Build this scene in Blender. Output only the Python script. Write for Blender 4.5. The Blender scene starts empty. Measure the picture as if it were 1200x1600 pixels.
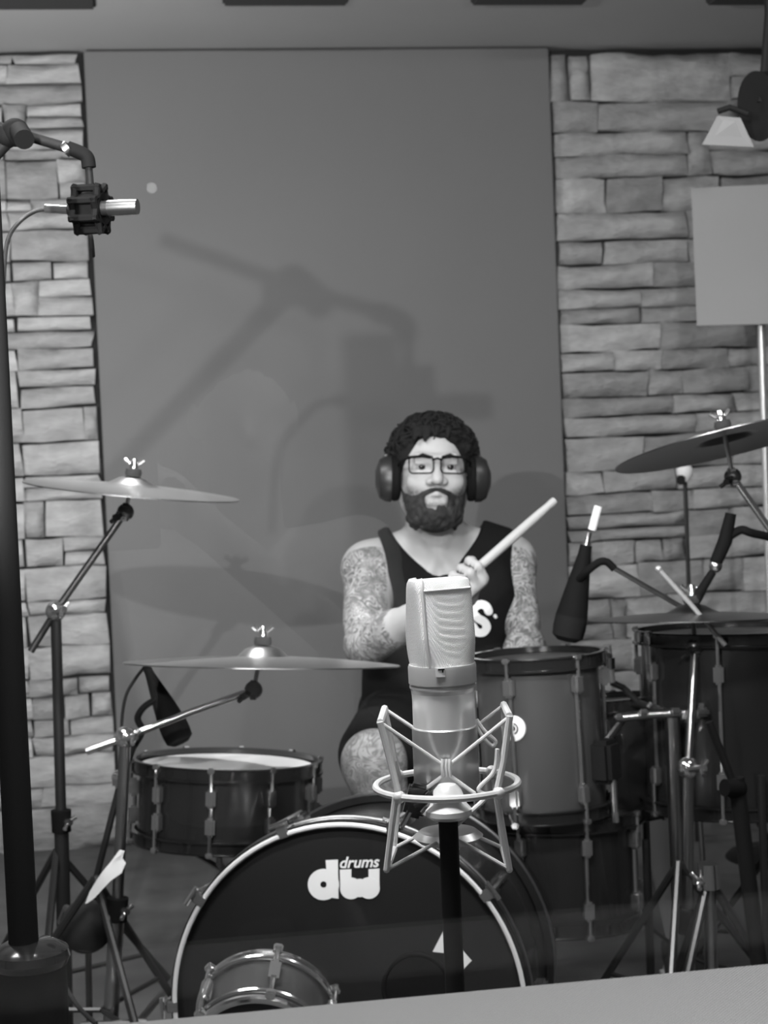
import bpy, bmesh, math, random
import numpy as np
from mathutils import Vector, Matrix, noise

random.seed(7)
rng = np.random.default_rng(11)
SC = bpy.context.scene
COL = SC.collection
V = Vector
D2R = math.pi / 180

# ------------------------------------------------------------------ camera
F = 2600.0                       # focal length in pixels of the 1200x1600 frame
CAM_H = 1.15
PITCH = math.atan(110 / F)
ROLL = 2.4 * D2R
YAW = 8.5 * D2R                  # how far the room is turned against the lens
cam_d = bpy.data.cameras.new('camera')
cam_d.sensor_fit = 'HORIZONTAL'
cam_d.sensor_width = 36
cam_d.lens = 36 * F / 1200
cam_d.dof.use_dof = True
cam_d.dof.focus_distance = 1.56
cam_d.dof.aperture_fstop = 19
cam_d.clip_start = 0.01
cam = bpy.data.objects.new('camera', cam_d)
COL.objects.link(cam)
ROT = Matrix.Rotation(math.pi / 2 - PITCH, 4, 'X') @ Matrix.Rotation(-ROLL, 4, 'Z')
cam.matrix_world = Matrix.Translation((0, 0, CAM_H)) @ ROT
SC.camera = cam
R3 = ROT.to_3x3()
EYE = V((0, 0, CAM_H))

# ------------------------------------------------------------------ light and exposure
SC.view_settings.view_transform = 'Standard'
SC.view_settings.look = 'None'
SC.view_settings.gamma = 1
SC.view_settings.use_curve_mapping = False
SC.view_settings.exposure = -0.36
world = bpy.data.worlds.new('world')
world.use_nodes = True
world.node_tree.nodes['Background'].inputs[0].default_value = (.5, .5, .5, 1)
world.node_tree.nodes['Background'].inputs[1].default_value = 0.02
SC.world = world


def aim(o, target):
    o.rotation_euler = (V(target) - o.location).to_track_quat('-Z', 'Y').to_euler()


def spot(name, loc, target, power, angle, blend, size):
    l = bpy.data.lights.new(name, 'SPOT')
    l.energy = power
    l.spot_size = angle * D2R
    l.spot_blend = blend
    l.shadow_soft_size = size
    o = bpy.data.objects.new(name, l)
    COL.objects.link(o)
    o.location = loc
    aim(o, target)
    return o


def area(name, loc, target, power, sx, sy):
    l = bpy.data.lights.new(name, 'AREA')
    l.shape = 'RECTANGLE'
    l.size, l.size_y = sx, sy
    l.energy = power
    o = bpy.data.objects.new(name, l)
    COL.objects.link(o)
    o.location = loc
    aim(o, target)
    return o


spot('stage_lamp', (-.485, .95, 1.507), (.02, 3.6, 1.32), 190, 62, .5, .006)
spot('stage_lamp', (-.39, .95, 1.515), (.02, 3.6, 1.32), 40, 62, .5, .008)
spot('stage_lamp', (.46, 1.15, 1.53), (.02, 3.6, 1.28), 90, 54, .5, .022)
area('ceiling_fill', (-.75, 2.5, 2.22), (-.45, 3.0, .5), 26, .7, .35)  # added fill over the left of the kit, no lamp known there
area('ceiling_fill', (1.0, 2.3, 2.22), (.6, 2.8, .5), 14, .5, .35)  # second added fill, over the right of the kit
area('front_fill', (-.15, 1.25, 2.2), (.05, 1.9, .75), 68, .9, .16)  # unseen fill added above the window to lift the silver microphone
spot('snare_fill', (-.48, 3.5, 2.26), (-.30, 3.1, .56), 120, 34, .6, .03)  # made-up spot that whitens the snare head
area('ceiling_left_fill', (-1.45, 3.6, 1.3), (-.9, 4.3, 2.35), 16, .25, .25)  # unseen helper light brightening the left end of the ceiling
area('pier_fill', (-1.25, 3.5, .55), (-.95, 5.0, 1.3), 6, .25, .25)  # extra light put in to rake the left stone pier
area('booth_fill', (.45, .30, 2.2), (.1, .95, .8), 24, .35, .35)  # added booth light that brightens the sill
area('booth_fill', (.8, .1, 2.1), (.05, -.5, 1.0), 15, .3, .3)  # added booth light on the photographer, to show the mirrored shirt


def ray(px, py):
    return (R3 @ V(((px - 600) / F, -(py - 800) / F, -1))).normalized()


def at(px, py, Y):
    d = ray(px, py)
    return EYE + d * (Y / d.y)


def onplane(px, py, p0, n):
    d = ray(px, py)
    return EYE + d * ((V(p0) - EYE).dot(n) / d.dot(n))


def px_len(n, Y):
    return n * Y / F


E_U = V((math.cos(YAW), math.sin(YAW), 0))
E_N = V((math.sin(YAW), -math.cos(YAW), 0))     # out of the back wall, towards the window
WALL_P = V((0, 5.0, 0))
ROOM = Matrix(((E_U.x, -E_N.x, 0, 0), (E_U.y, -E_N.y, 0, 5.0), (0, 0, 1, 0), (0, 0, 0, 1)))  # u, depth beyond wall, z


def onwall(px, py, off=0.0):
    p = onplane(px, py, WALL_P + E_N * off, E_N)
    return (p - WALL_P).dot(E_U), p.z


def img_axis(px, py, ang, vis):
    """axis of a disc seen at (px,py): its axis leans ANG degrees clockwise in the picture, VIS = minor/major ratio (top seen > 0)"""
    r = ray(px, py)
    u = R3 @ V((math.sin(ang * D2R), math.cos(ang * D2R), 0))
    u = (u - r * u.dot(r)).normalized()
    return (u * math.sqrt(1 - vis * vis) - r * vis).normalized()


def frame(o, z, xh=(1, 0, 0)):
    z = V(z).normalized()
    x = V(xh) - z * V(xh).dot(z)
    if x.length < 1e-4:
        x = V((0, 1, 0)) - z * z.y
    x.normalize()
    y = z.cross(x)
    M = Matrix((x, y, z)).transposed().to_4x4()
    M.translation = V(o)
    return M


# ------------------------------------------------------------------ materials
def mat(name, col, rough=.6, metal=0.0, bump=None, var=None, coat=0.0, spec=.5, coord='Object', aniso=0.0):
    m = bpy.data.materials.new(name)
    m.use_nodes = True
    nt = m.node_tree
    b = nt.nodes['Principled BSDF']
    c = (col, col, col, 1)
    b.inputs['Base Color'].default_value = c
    b.inputs['Roughness'].default_value = rough
    b.inputs['Metallic'].default_value = metal
    b.inputs['Specular IOR Level'].default_value = spec
    b.inputs['Coat Weight'].default_value = coat
    if bump or var:
        tc = nt.nodes.new('ShaderNodeTexCoord')
    if var:
        n = nt.nodes.new('ShaderNodeTexNoise')
        n.inputs['Scale'].default_value = var[0]
        n.inputs['Detail'].default_value = 5
        r = nt.nodes.new('ShaderNodeMapRange')
        r.inputs['From Min'].default_value = .3
        r.inputs['From Max'].default_value = .7
        r.inputs['To Min'].default_value = col * (1 - var[1])
        r.inputs['To Max'].default_value = col * (1 + var[1])
        nt.links.new(tc.outputs[coord], n.inputs['Vector'])
        nt.links.new(n.outputs['Fac'], r.inputs['Value'])
        nt.links.new(r.outputs['Result'], b.inputs['Base Color'])
    if bump:
        n = nt.nodes.new('ShaderNodeTexNoise')
        n.inputs['Scale'].default_value = bump[0]
        n.inputs['Detail'].default_value = 4
        bp = nt.nodes.new('ShaderNodeBump')
        bp.inputs['Strength'].default_value = bump[1]
        bp.inputs['Distance'].default_value = bump[2] if len(bump) > 2 else .004
        nt.links.new(tc.outputs[coord], n.inputs['Vector'])
        nt.links.new(n.outputs['Fac'], bp.inputs['Height'])
        nt.links.new(bp.outputs['Normal'], b.inputs['Normal'])
    return m


M = {}
M['chrome'] = mat('chrome', .80, .12, .96)
M['dull_chrome'] = mat('dull_chrome', .45, .28, 1.0)
M['nickel_mid'] = mat('satin_nickel_mid', .62, .33, .5)
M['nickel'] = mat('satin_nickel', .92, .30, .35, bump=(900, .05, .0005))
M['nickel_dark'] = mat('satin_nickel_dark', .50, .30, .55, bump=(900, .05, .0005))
M['wire'] = mat('bright_wire', .82, .35, .3)
M['elastic'] = mat('pale_elastic', .75, .7)
M['black_metal'] = mat('black_metal', .010, .6, 0.0, spec=.12)
M['dark_metal'] = mat('dark_metal', .07, .35, .8)
M['black_plastic'] = mat('black_plastic', .007, .75, spec=.06)
M['black_gloss'] = mat('black_gloss', .012, .16, coat=.4)
M['rubber'] = mat('rubber', .015, .8)
M['tom_shell'] = mat('tom_lacquer', .065, .33, .3, coat=.4)
M['dark_shell'] = mat('dark_lacquer', .014, .25, coat=.25)
M['bass_head'] = mat('bass_head', .016, .22, bump=(14, .03, .01))
M['white_head'] = mat('coated_head', .86, .55, var=(9, .06))
M['clear_head'] = mat('dark_head', .05, .3)
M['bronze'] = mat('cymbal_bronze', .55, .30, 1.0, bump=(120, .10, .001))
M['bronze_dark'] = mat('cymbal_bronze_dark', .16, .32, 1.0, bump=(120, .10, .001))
M['felt'] = mat('felt', .03, .95)
M['print'] = mat('white_print', .82, .6)
M['streak_white'] = mat('matte_white', .9, .8)  # plain white for the unidentified streak beside the snare stand
M['skin'] = None
M['hair'] = mat('dark_hair', .008, .75, bump=(260, .6, .004), spec=.2)
M['beard'] = mat('beard_hair', .028, .85, spec=.2, bump=(420, .7, .003), var=(60, .5))
M['tank'] = mat('black_jersey', .008, .9, spec=.1, bump=(60, .25, .004))
M['shorts'] = mat('dark_cotton', .011, .9, spec=.1, bump=(60, .25, .004))
M['shoe'] = mat('shoe_canvas', .03, .8)
M['eye'] = mat('eye_white', .30, .3)
M['iris'] = mat('iris', .01, .1)
M['lip'] = mat('lip', .20, .5)
M['wood'] = mat('stick_wood', .40, .5, bump=(90, .1, .001))
M['mortar'] = mat('mortar', .035, .95, bump=(60, .6, .006))
M['panel'] = mat('grey_paint', .155, .75, bump=(180, .12, .002), var=(1.3, .05))
M['ceiling'] = mat('ceiling_plaster', .38, .85, bump=(90, .1, .002), var=(1.0, .08))
M['baffle'] = mat('baffle_cloth', .035, .95, bump=(160, .3, .003))
M['floor'] = mat('floor_carpet', .11, .95, bump=(260, .6, .004), var=(8, .25))
M['side'] = mat('side_wall_paint', .20, .85, bump=(90, .1, .002))
M['booth'] = mat('booth_wall_paint', .07, .85, bump=(90, .1, .002))
M['screen'] = mat('grey_screen_cloth', .27, .8, bump=(300, .15, .001))
M['shirt'] = mat('pale_shirt', .5, .9, bump=(40, .3, .005))
M['felt_dark'] = mat('black_mesh', .010, .8, bump=(500, .4, .001), spec=.1)
M['cup'] = mat('cup_plastic', .016, .35, spec=.4)
M['cable'] = mat('cable', .012, .5)
M['knob'] = mat('pale_knob', .75, .4)


def stone_mat(name, col):
    m = mat(name, col, .88)
    nt = m.node_tree
    b = nt.nodes['Principled BSDF']
    tc = nt.nodes.new('ShaderNodeTexCoord')
    mp = nt.nodes.new('ShaderNodeMapping')
    mp.inputs['Scale'].default_value = (1, 1, 2.6)
    n1 = nt.nodes.new('ShaderNodeTexNoise')
    n1.inputs['Scale'].default_value = 9
    n1.inputs['Detail'].default_value = 8
    n1.inputs['Roughness'].default_value = .62
    n2 = nt.nodes.new('ShaderNodeTexNoise')
    n2.inputs['Scale'].default_value = 42
    n2.inputs['Detail'].default_value = 6
    oi = nt.nodes.new('ShaderNodeObjectInfo')
    r = nt.nodes.new('ShaderNodeMapRange')
    r.inputs['From Min'].default_value = .25
    r.inputs['From Max'].default_value = .75
    r.inputs['To Min'].default_value = col * .62
    r.inputs['To Max'].default_value = col * 1.32
    mu = nt.nodes.new('ShaderNodeMath')
    mu.operation = 'MULTIPLY_ADD'
    mu.inputs[1].default_value = .5
    mu.inputs[2].default_value = .75
    mm = nt.nodes.new('ShaderNodeMath')
    mm.operation = 'MULTIPLY'
    bp = nt.nodes.new('ShaderNodeBump')
    bp.inputs['Strength'].default_value = .8
    bp.inputs['Distance'].default_value = .022
    bp2 = nt.nodes.new('ShaderNodeBump')
    bp2.inputs['Strength'].default_value = .45
    bp2.inputs['Distance'].default_value = .004
    L = nt.links.new
    L(tc.outputs['Object'], mp.inputs['Vector'])
    L(mp.outputs['Vector'], n1.inputs['Vector'])
    L(mp.outputs['Vector'], n2.inputs['Vector'])
    L(n1.outputs['Fac'], r.inputs['Value'])
    L(oi.outputs['Random'], mu.inputs[0])
    L(r.outputs['Result'], mm.inputs[0])
    L(mu.outputs[0], mm.inputs[1])
    L(mm.outputs[0], b.inputs['Base Color'])
    L(n1.outputs['Fac'], bp.inputs['Height'])
    L(n2.outputs['Fac'], bp2.inputs['Height'])
    L(bp.outputs['Normal'], bp2.inputs['Normal'])
    L(bp2.outputs['Normal'], b.inputs['Normal'])
    return m


M['stone'] = stone_mat('cut_stone', .37)


def weave_mat(name, col, scale, strength, metal=0.0, rough=.8, dark=.55, rot=(0, 0, 0)):
    m = mat(name, col, rough, metal)
    nt = m.node_tree
    b = nt.nodes['Principled BSDF']
    L = nt.links.new
    tc = nt.nodes.new('ShaderNodeTexCoord')
    mp = nt.nodes.new('ShaderNodeMapping')
    mp.inputs['Rotation'].default_value = rot
    L(tc.outputs['Object'], mp.inputs['Vector'])
    ws = []
    for d in ('X', 'Y', 'Z'):
        w = nt.nodes.new('ShaderNodeTexWave')
        w.bands_direction = d
        w.inputs['Scale'].default_value = scale
        L(mp.outputs['Vector'], w.inputs['Vector'])
        ws.append(w)
    a = nt.nodes.new('ShaderNodeMath')
    a.operation = 'ADD'
    a2 = nt.nodes.new('ShaderNodeMath')
    a2.operation = 'ADD'
    L(ws[0].outputs['Fac'], a.inputs[0])
    L(ws[1].outputs['Fac'], a.inputs[1])
    L(a.outputs[0], a2.inputs[0])
    L(ws[2].outputs['Fac'], a2.inputs[1])
    r = nt.nodes.new('ShaderNodeMapRange')
    r.inputs['From Max'].default_value = 2.2
    r.inputs['To Min'].default_value = col * dark
    r.inputs['To Max'].default_value = col * 1.15
    L(a2.outputs[0], r.inputs['Value'])
    L(r.outputs['Result'], b.inputs['Base Color'])
    bp = nt.nodes.new('ShaderNodeBump')
    bp.inputs['Strength'].default_value = strength
    bp.inputs['Distance'].default_value = .001
    L(a2.outputs[0], bp.inputs['Height'])
    L(bp.outputs['Normal'], b.inputs['Normal'])
    return m


M['sill'] = weave_mat('woven_sill_cloth', .50, 150, .8, rough=.95, dark=.7, rot=(0, 0, .6))
M['mesh'] = weave_mat('wire_mesh', .80, 330, .5, metal=.35, rough=.45, dark=.6, rot=(0, .5, .3))


def skin_mat():
    m = mat('skin', .46, .55, bump=(220, .12, .002), spec=.35)
    nt = m.node_tree
    b = nt.nodes['Principled BSDF']
    L = nt.links.new
    tc = nt.nodes.new('ShaderNodeTexCoord')
    at_ = nt.nodes.new('ShaderNodeAttribute')
    at_.attribute_name = 'ink_tone'
    n = nt.nodes.new('ShaderNodeTexNoise')
    n.inputs['Scale'].default_value = 30
    n.inputs['Detail'].default_value = 1.5
    n.inputs['Distortion'].default_value = 1.6
    L(tc.outputs['Object'], n.inputs['Vector'])
    w = nt.nodes.new('ShaderNodeTexNoise')
    w.inputs['Scale'].default_value = 17
    w.inputs['Detail'].default_value = 1.0
    w.inputs['Distortion'].default_value = 2.2
    L(tc.outputs['Object'], w.inputs['Vector'])
    ws = nt.nodes.new('ShaderNodeMath')
    ws.operation = 'PINGPONG'
    ws.inputs[1].default_value = .055
    L(w.outputs['Fac'], ws.inputs[0])
    r1 = nt.nodes.new('ShaderNodeMapRange')
    r1.inputs['From Min'].default_value = .012
    r1.inputs['From Max'].default_value = .030
    L(ws.outputs[0], r1.inputs['Value'])
    r2 = nt.nodes.new('ShaderNodeMapRange')
    r2.inputs['From Min'].default_value = .68
    r2.inputs['From Max'].default_value = .44
    r2.inputs['To Min'].default_value = .15
    L(n.outputs['Fac'], r2.inputs['Value'])
    mx = nt.nodes.new('ShaderNodeMath')
    mx.operation = 'MULTIPLY'
    L(r1.outputs['Result'], mx.inputs[0])
    L(r2.outputs['Result'], mx.inputs[1])
    iv = nt.nodes.new('ShaderNodeMath')
    iv.operation = 'SUBTRACT'
    iv.inputs[0].default_value = 1
    L(mx.outputs[0], iv.inputs[1])
    ml = nt.nodes.new('ShaderNodeMath')
    ml.operation = 'MULTIPLY'
    L(iv.outputs[0], ml.inputs[0])
    L(at_.outputs['Fac'], ml.inputs[1])
    mix = nt.nodes.new('ShaderNodeMix')
    mix.data_type = 'RGBA'
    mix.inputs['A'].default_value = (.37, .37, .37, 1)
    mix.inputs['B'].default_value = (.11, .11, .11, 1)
    L(ml.outputs[0], mix.inputs['Factor'])
    st_ = nt.nodes.new('ShaderNodeAttribute')
    st_.attribute_name = 'stubble'
    sn = nt.nodes.new('ShaderNodeTexNoise')
    sn.inputs['Scale'].default_value = 260
    L(tc.outputs['Object'], sn.inputs['Vector'])
    sm_ = nt.nodes.new('ShaderNodeMath')
    sm_.operation = 'MULTIPLY'
    sr = nt.nodes.new('ShaderNodeMapRange')
    sr.inputs['From Min'].default_value = .25
    sr.inputs['From Max'].default_value = .55
    L(sn.outputs['Fac'], sr.inputs['Value'])
    L(sr.outputs['Result'], sm_.inputs[0])
    L(st_.outputs['Fac'], sm_.inputs[1])
    mix2 = nt.nodes.new('ShaderNodeMix')
    mix2.data_type = 'RGBA'
    L(mix.outputs['Result'], mix2.inputs['A'])
    mix2.inputs['B'].default_value = (.07, .07, .07, 1)
    L(sm_.outputs[0], mix2.inputs['Factor'])
    L(mix2.outputs['Result'], b.inputs['Base Color'])
    return m


M['skin'] = skin_mat()


def glass_mat():
    m = bpy.data.materials.new('window_glass')
    m.use_nodes = True
    nt = m.node_tree
    nt.nodes.remove(nt.nodes['Principled BSDF'])
    tr = nt.nodes.new('ShaderNodeBsdfTransparent')
    tr.inputs['Color'].default_value = (.97, .97, .97, 1)
    gl = nt.nodes.new('ShaderNodeBsdfGlossy')
    gl.inputs['Roughness'].default_value = .0
    gl.inputs['Color'].default_value = (.55, .55, .55, 1)
    fr = nt.nodes.new('ShaderNodeFresnel')
    fr.inputs['IOR'].default_value = 1.5
    mix = nt.nodes.new('ShaderNodeMixShader')
    out = nt.nodes['Material Output']
    nt.links.new(fr.outputs[0], mix.inputs[0])
    nt.links.new(tr.outputs[0], mix.inputs[1])
    nt.links.new(gl.outputs[0], mix.inputs[2])
    nt.links.new(mix.outputs[0], out.inputs['Surface'])
    return m


M['glass'] = glass_mat()


# ------------------------------------------------------------------ mesh helpers
class G:
    """collects shapes for ONE mesh object"""
    def __init__(self):
        self.v = []
        self.f = []

    def add(self, vs, fs):
        k = len(self.v)
        self.v.extend(V(p) for p in vs)
        self.f.extend(tuple(i + k for i in f) for f in fs)
        return self

    def tube(self, pts, r, n=8, cap=True, closed=False):
        pts = [V(p) for p in pts]
        N = len(pts)
        rs = r if isinstance(r, (list, tuple)) else [r] * N
        t0 = (pts[1] - pts[0]).normalized()
        x = t0.orthogonal().normalized()
        vs, fs = [], []
        for i in range(N):
            if closed:
                t = (pts[(i + 1) % N] - pts[i - 1]).normalized()
            else:
                a, b = pts[max(i - 1, 0)], pts[min(i + 1, N - 1)]
                t = (b - a).normalized()
            x = (x - t * x.dot(t)).normalized()
            y = t.cross(x)
            for k in range(n):
                an = 2 * math.pi * k / n
                vs.append(pts[i] + (x * math.cos(an) + y * math.sin(an)) * rs[i])
        m = N if closed else N - 1
        for i in range(m):
            for k in range(n):
                j = (i + 1) % N
                fs.append((i * n + k, i * n + (k + 1) % n, j * n + (k + 1) % n, j * n + k))
        if cap and not closed:
            fs.append(tuple(reversed(range(n))))
            fs.append(tuple((N - 1) * n + k for k in range(n)))
        return self.add(vs, fs)

    def lathe(self, Mx, prof, n=40):
        vs, fs, idx = [], [], []
        for (r, z) in prof:
            if r < 1e-6:
                idx.append([len(vs)] * n)
                vs.append(Mx @ V((0, 0, z)))
            else:
                row = []
                for k in range(n):
                    a = 2 * math.pi * k / n
                    row.append(len(vs))
                    vs.append(Mx @ V((r * math.cos(a), r * math.sin(a), z)))
                idx.append(row)
        for i in range(len(prof) - 1):
            A, B = idx[i], idx[i + 1]
            for k in range(n):
                q = [A[k], A[(k + 1) % n], B[(k + 1) % n], B[k]]
                q2 = []
                for w in q:
                    if w not in q2:
                        q2.append(w)
                if len(q2) >= 3:
                    fs.append(tuple(q2))
        return self.add(vs, fs)

    def torus(self, Mx, R, r, n=48, m=8):
        pts = [Mx @ V((R * math.cos(2 * math.pi * i / n), R * math.sin(2 * math.pi * i / n), 0)) for i in range(n)]
        return self.tube(pts, r, m, closed=True)

    def box(self, Mx, sx, sy, sz, bev=0.0):
        if bev <= 0:
            vs = [Mx @ V((x * sx / 2, y * sy / 2, z * sz / 2)) for z in (-1, 1) for y in (-1, 1) for x in (-1, 1)]
            return self.add(vs, [(0, 2, 3, 1), (4, 5, 7, 6), (0, 1, 5, 4), (2, 6, 7, 3), (0, 4, 6, 2), (1, 3, 7, 5)])
        bm = bmesh.new()
        bmesh.ops.create_cube(bm, size=1)
        for v in bm.verts:
            v.co = V((v.co.x * sx, v.co.y * sy, v.co.z * sz))
        bmesh.ops.bevel(bm, geom=list(bm.edges), offset=bev, segments=2, affect='EDGES')
        bm.verts.index_update()
        self.add([Mx @ v.co for v in bm.verts], [[v.index for v in f.verts] for f in bm.faces])
        bm.free()
        return self

    def ball(self, Mx, rx, ry=None, rz=None, n=16, m=10):
        ry = rx if ry is None else ry
        rz = rx if rz is None else rz
        S = Mx @ Matrix.Diagonal((rx, ry, rz, 1))
        return self.lathe(S, [(math.sin(math.pi * i / m) if 0 < i < m else 0, -math.cos(math.pi * i / m)) for i in range(m + 1)], n)

    def prism(self, poly, depth):
        """poly: list of 3D points of a flat outline; depth: vector"""
        n = len(poly)
        d = V(depth)
        vs = [V(p) for p in poly] + [V(p) + d for p in poly]
        fs = [tuple(range(n)), tuple(reversed(range(n, 2 * n)))] + [(i, n + i, n + (i + 1) % n, (i + 1) % n) for i in range(n)]
        return self.add(vs, fs)


def T(p):
    return Matrix.Translation(V(p))


def smooth_path(pts, n=8):
    pts = [V(p) for p in pts]
    out = []
    for i in range(len(pts) - 1):
        p0, p1, p2, p3 = pts[max(i - 1, 0)], pts[i], pts[i + 1], pts[min(i + 2, len(pts) - 1)]
        for k in range(n):
            t = k / n
            out.append(.5 * ((2 * p1) + (p2 - p0) * t + (2 * p0 - 5 * p1 + 4 * p2 - p3) * t * t + (3 * p1 - p0 - 3 * p2 + p3) * t ** 3))
    out.append(pts[-1])
    return out


WORLD = {}


def link_mesh(name, g, m, sharp=35):
    me = bpy.data.meshes.new(name)
    me.from_pydata([tuple(v) for v in g.v], [], g.f)
    bm = bmesh.new()
    bm.from_mesh(me)
    bmesh.ops.recalc_face_normals(bm, faces=bm.faces)
    bm.to_mesh(me)
    bm.free()
    if m is not None:
        me.materials.append(m)
    me.polygons.foreach_set('use_smooth', [True] * len(me.polygons))
    me.set_sharp_from_angle(angle=sharp * D2R)
    return me


def obj(name, g, m, parent=None, origin=None, Mx=None, label=None, sharp=35):
    """one mesh object. g in world coordinates (or in the frame Mx when given)."""
    if Mx is None:
        if parent is not None:
            Mw = WORLD[parent.name]
        else:
            Mw = T(origin if origin is not None else (0, 0, 0))
        inv = Mw.inverted()
        g.v = [inv @ v for v in g.v]
    else:
        Mw = Mx
    o = bpy.data.objects.new(name, link_mesh(name, g, m, sharp))
    COL.objects.link(o)
    if parent is not None:
        o.parent = parent
        o.matrix_local = WORLD[parent.name].inverted() @ Mw
    else:
        o.matrix_world = Mw
    WORLD[o.name] = Mw.copy()
    if label:
        o['label'] = label
    return o


def dup_part(o, Mx, parent=None):
    """copy of a part (and its sub-parts) placed at frame Mx, sharing meshes"""
    parent = parent or o.parent
    c = o.copy()
    COL.objects.link(c)
    c.parent = parent
    c.matrix_local = WORLD[parent.name].inverted() @ Mx
    WORLD[c.name] = Mx.copy()
    for ch in list(o.children):
        dup_part(ch, Mx @ WORLD[o.name].inverted() @ WORLD[ch.name], c)
    return c


def tag(o, label, cat, group=None, kind=None):
    o['label'] = label
    o['category'] = cat
    if group:
        o['group'] = group
    if kind:
        o['kind'] = kind
    return o


def thing(name, label, cat, loc, group=None):
    o = bpy.data.objects.new(name, None)
    o.empty_display_size = .05
    COL.objects.link(o)
    o.location = loc
    WORLD[o.name] = T(loc)
    return tag(o, label, cat, group)


def structure(o):
    o['kind'] = 'structure'
    return o


# ------------------------------------------------------------------ room shell
CEIL_Z = at(600, 79, 5.0).z
GLASS_D = -3.86          # depth (room frame) of the window: 0 is the back wall


def rbox(u0, u1, d0, d1, z0, z1):
    return G().box(ROOM @ T(((u0 + u1) / 2, (d0 + d1) / 2, (z0 + z1) / 2)), u1 - u0, d1 - d0, z1 - z0)


def room_obj(name, g, m):
    return structure(obj(name, g, m, origin=(0, 5, 0)))


room_obj('floor', rbox(-2.6, 2.6, -6.4, .2, -.1, 0), M['floor'])
room_obj('ceiling', rbox(-2.6, 2.6, -6.4, .2, CEIL_Z, CEIL_Z + .1), M['ceiling'])
room_obj('wall_left', rbox(-2.7, -2.6, -6.4, .2, 0, CEIL_Z), M['side'])
room_obj('wall_right', rbox(2.6, 2.7, -6.4, .2, 0, CEIL_Z), M['side'])
room_obj('wall_rear', rbox(-2.6, 2.6, -6.5, -6.4, 0, CEIL_Z), M['booth'])
wall_back = room_obj('wall_back', rbox(-2.6, 2.6, 0, .2, 0, CEIL_Z), M['mortar'])

# grey painted panel between the stone piers
ul0, _ = onwall(137, 300, .05)
ur0, _ = onwall(869, 300, .05)
pan = G().box(ROOM @ T(((ul0 + ur0) / 2, -.03, CEIL_Z / 2)), ur0 - ul0 - .016, .05, CEIL_Z - .012, .004)
obj('panel', pan, M['panel'], wall_back, label='smooth grey painted panel')

obj('panel', G().box(ROOM @ T(((onwall(-152, 700, .06)[0] - 2.6) / 2, -.03, CEIL_Z / 2)), onwall(-152, 700, .06)[0] + 2.6 - .02, .05, CEIL_Z - .012, .004), M['panel'], wall_back, label='smooth grey painted panel')
obj('panel', G().box(ROOM @ T(((onwall(1425, 700, .06)[0] + 2.6) / 2, -.03, CEIL_Z / 2)), 2.6 - onwall(1425, 700, .06)[0] - .02, .05, CEIL_Z - .012, .004), M['panel'], wall_back, label='smooth grey painted panel')


def stone_mesh(w, h, seed):
    rnd = random.Random(seed)
    nx = max(3, min(9, int(w / .045)))
    nz = max(3, min(5, int(h / .025)))
    g = G()
    vs, fs = [], []
    skew = [rnd.uniform(-.006, .006) for _ in range(4)]
    off = V((rnd.uniform(0, 99), rnd.uniform(0, 99), rnd.uniform(0, 99)))
    tiltx, tiltz = rnd.uniform(-.012, .012), rnd.uniform(-.012, .012)
    for j in range(nz + 1):
        for i in range(nx + 1):
            a, b = i / nx, j / nz
            x = (a - .5) * w
            z = (b - .5) * h
            x += (skew[0] * (1 - b) + skew[1] * b) * (1 if a < .5 else -1) * abs(a - .5) * 2
            z += (noise.noise(V((a * w * 9, j * 3.1, 0)) + off)) * min(.010, h * .13) * (1 if 0 < j < nz else .9)
            edge = min(a, 1 - a) * w, min(b, 1 - b) * h
            e = min(edge)
            y = -.028 - .014 * min(1, e / .016)
            y -= .020 * noise.noise(V((x * 14, z * 22, 0)) + off) + .010 * noise.noise(V((x * 45, z * 60, 3)) + off)
            y += tiltx * (a - .5) + tiltz * (b - .5)
            if e == 0:
                y = min(y, -.016)
            vs.append(V((x, y, z)))
    W = nx + 1
    for j in range(nz):
        for i in range(nx):
            fs.append((j * W + i, j * W + i + 1, (j + 1) * W + i + 1, (j + 1) * W + i))
    rim = [i for i in range(W)] + [j * W + nx for j in range(1, nz + 1)] + [nz * W + i for i in range(nx - 1, -1, -1)] + [j * W for j in range(nz - 1, 0, -1)]
    k = len(vs)
    for r in rim:
        vs.append(V((vs[r].x, .0, vs[r].z)))
    n = len(rim)
    for i in range(n):
        fs.append((rim[i], k + i, k + (i + 1) % n, rim[(i + 1) % n]))
    g.add(vs, fs)
    return g


stone_seed = [0]


def lay_stone(u0, u1, v0, v1):
    gap = .0045
    w, h = u1 - u0 - gap, v1 - v0 - gap
    if w < .02 or h < .012:
        return
    stone_seed[0] += 1
    Mw = ROOM @ T(((u0 + u1) / 2, -.012 + random.uniform(-.006, .008), (v0 + v1) / 2)) @ Matrix.Rotation(random.uniform(-.008, .008), 4, 'Y')
    obj('stone', stone_mesh(w, h, stone_seed[0]), M['stone'], wall_back, Mx=Mw, sharp=60)


def lay_rows(rows, ref):
    """rows: (y top, y bottom, [x breaks or (x break, split)]) as measured on the photograph at the column ref(y)"""
    low = 9
    for (y0, y1, xs) in rows:
        ym = (y0 + y1) / 2
        xr = ref(ym)
        v1 = onwall(xr, y0, .06)[1]
        v0 = onwall(xr, y1, .06)[1]
        low = min(low, v0)
        for a, b in zip(xs[:-1], xs[1:]):
            sp = None
            if isinstance(a, tuple):
                a, sp = a
            if isinstance(b, tuple):
                b = b[0]
            u0, u1 = onwall(a, ym, .06)[0], onwall(b, ym, .06)[0]
            if sp:
                vm = v1 + (v0 - v1) * sp
                lay_stone(u0, u1, vm, v1)
                lay_stone(u0, u1, v0, vm)
            else:
                lay_stone(u0, u1, v0, v1)
    return low


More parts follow.
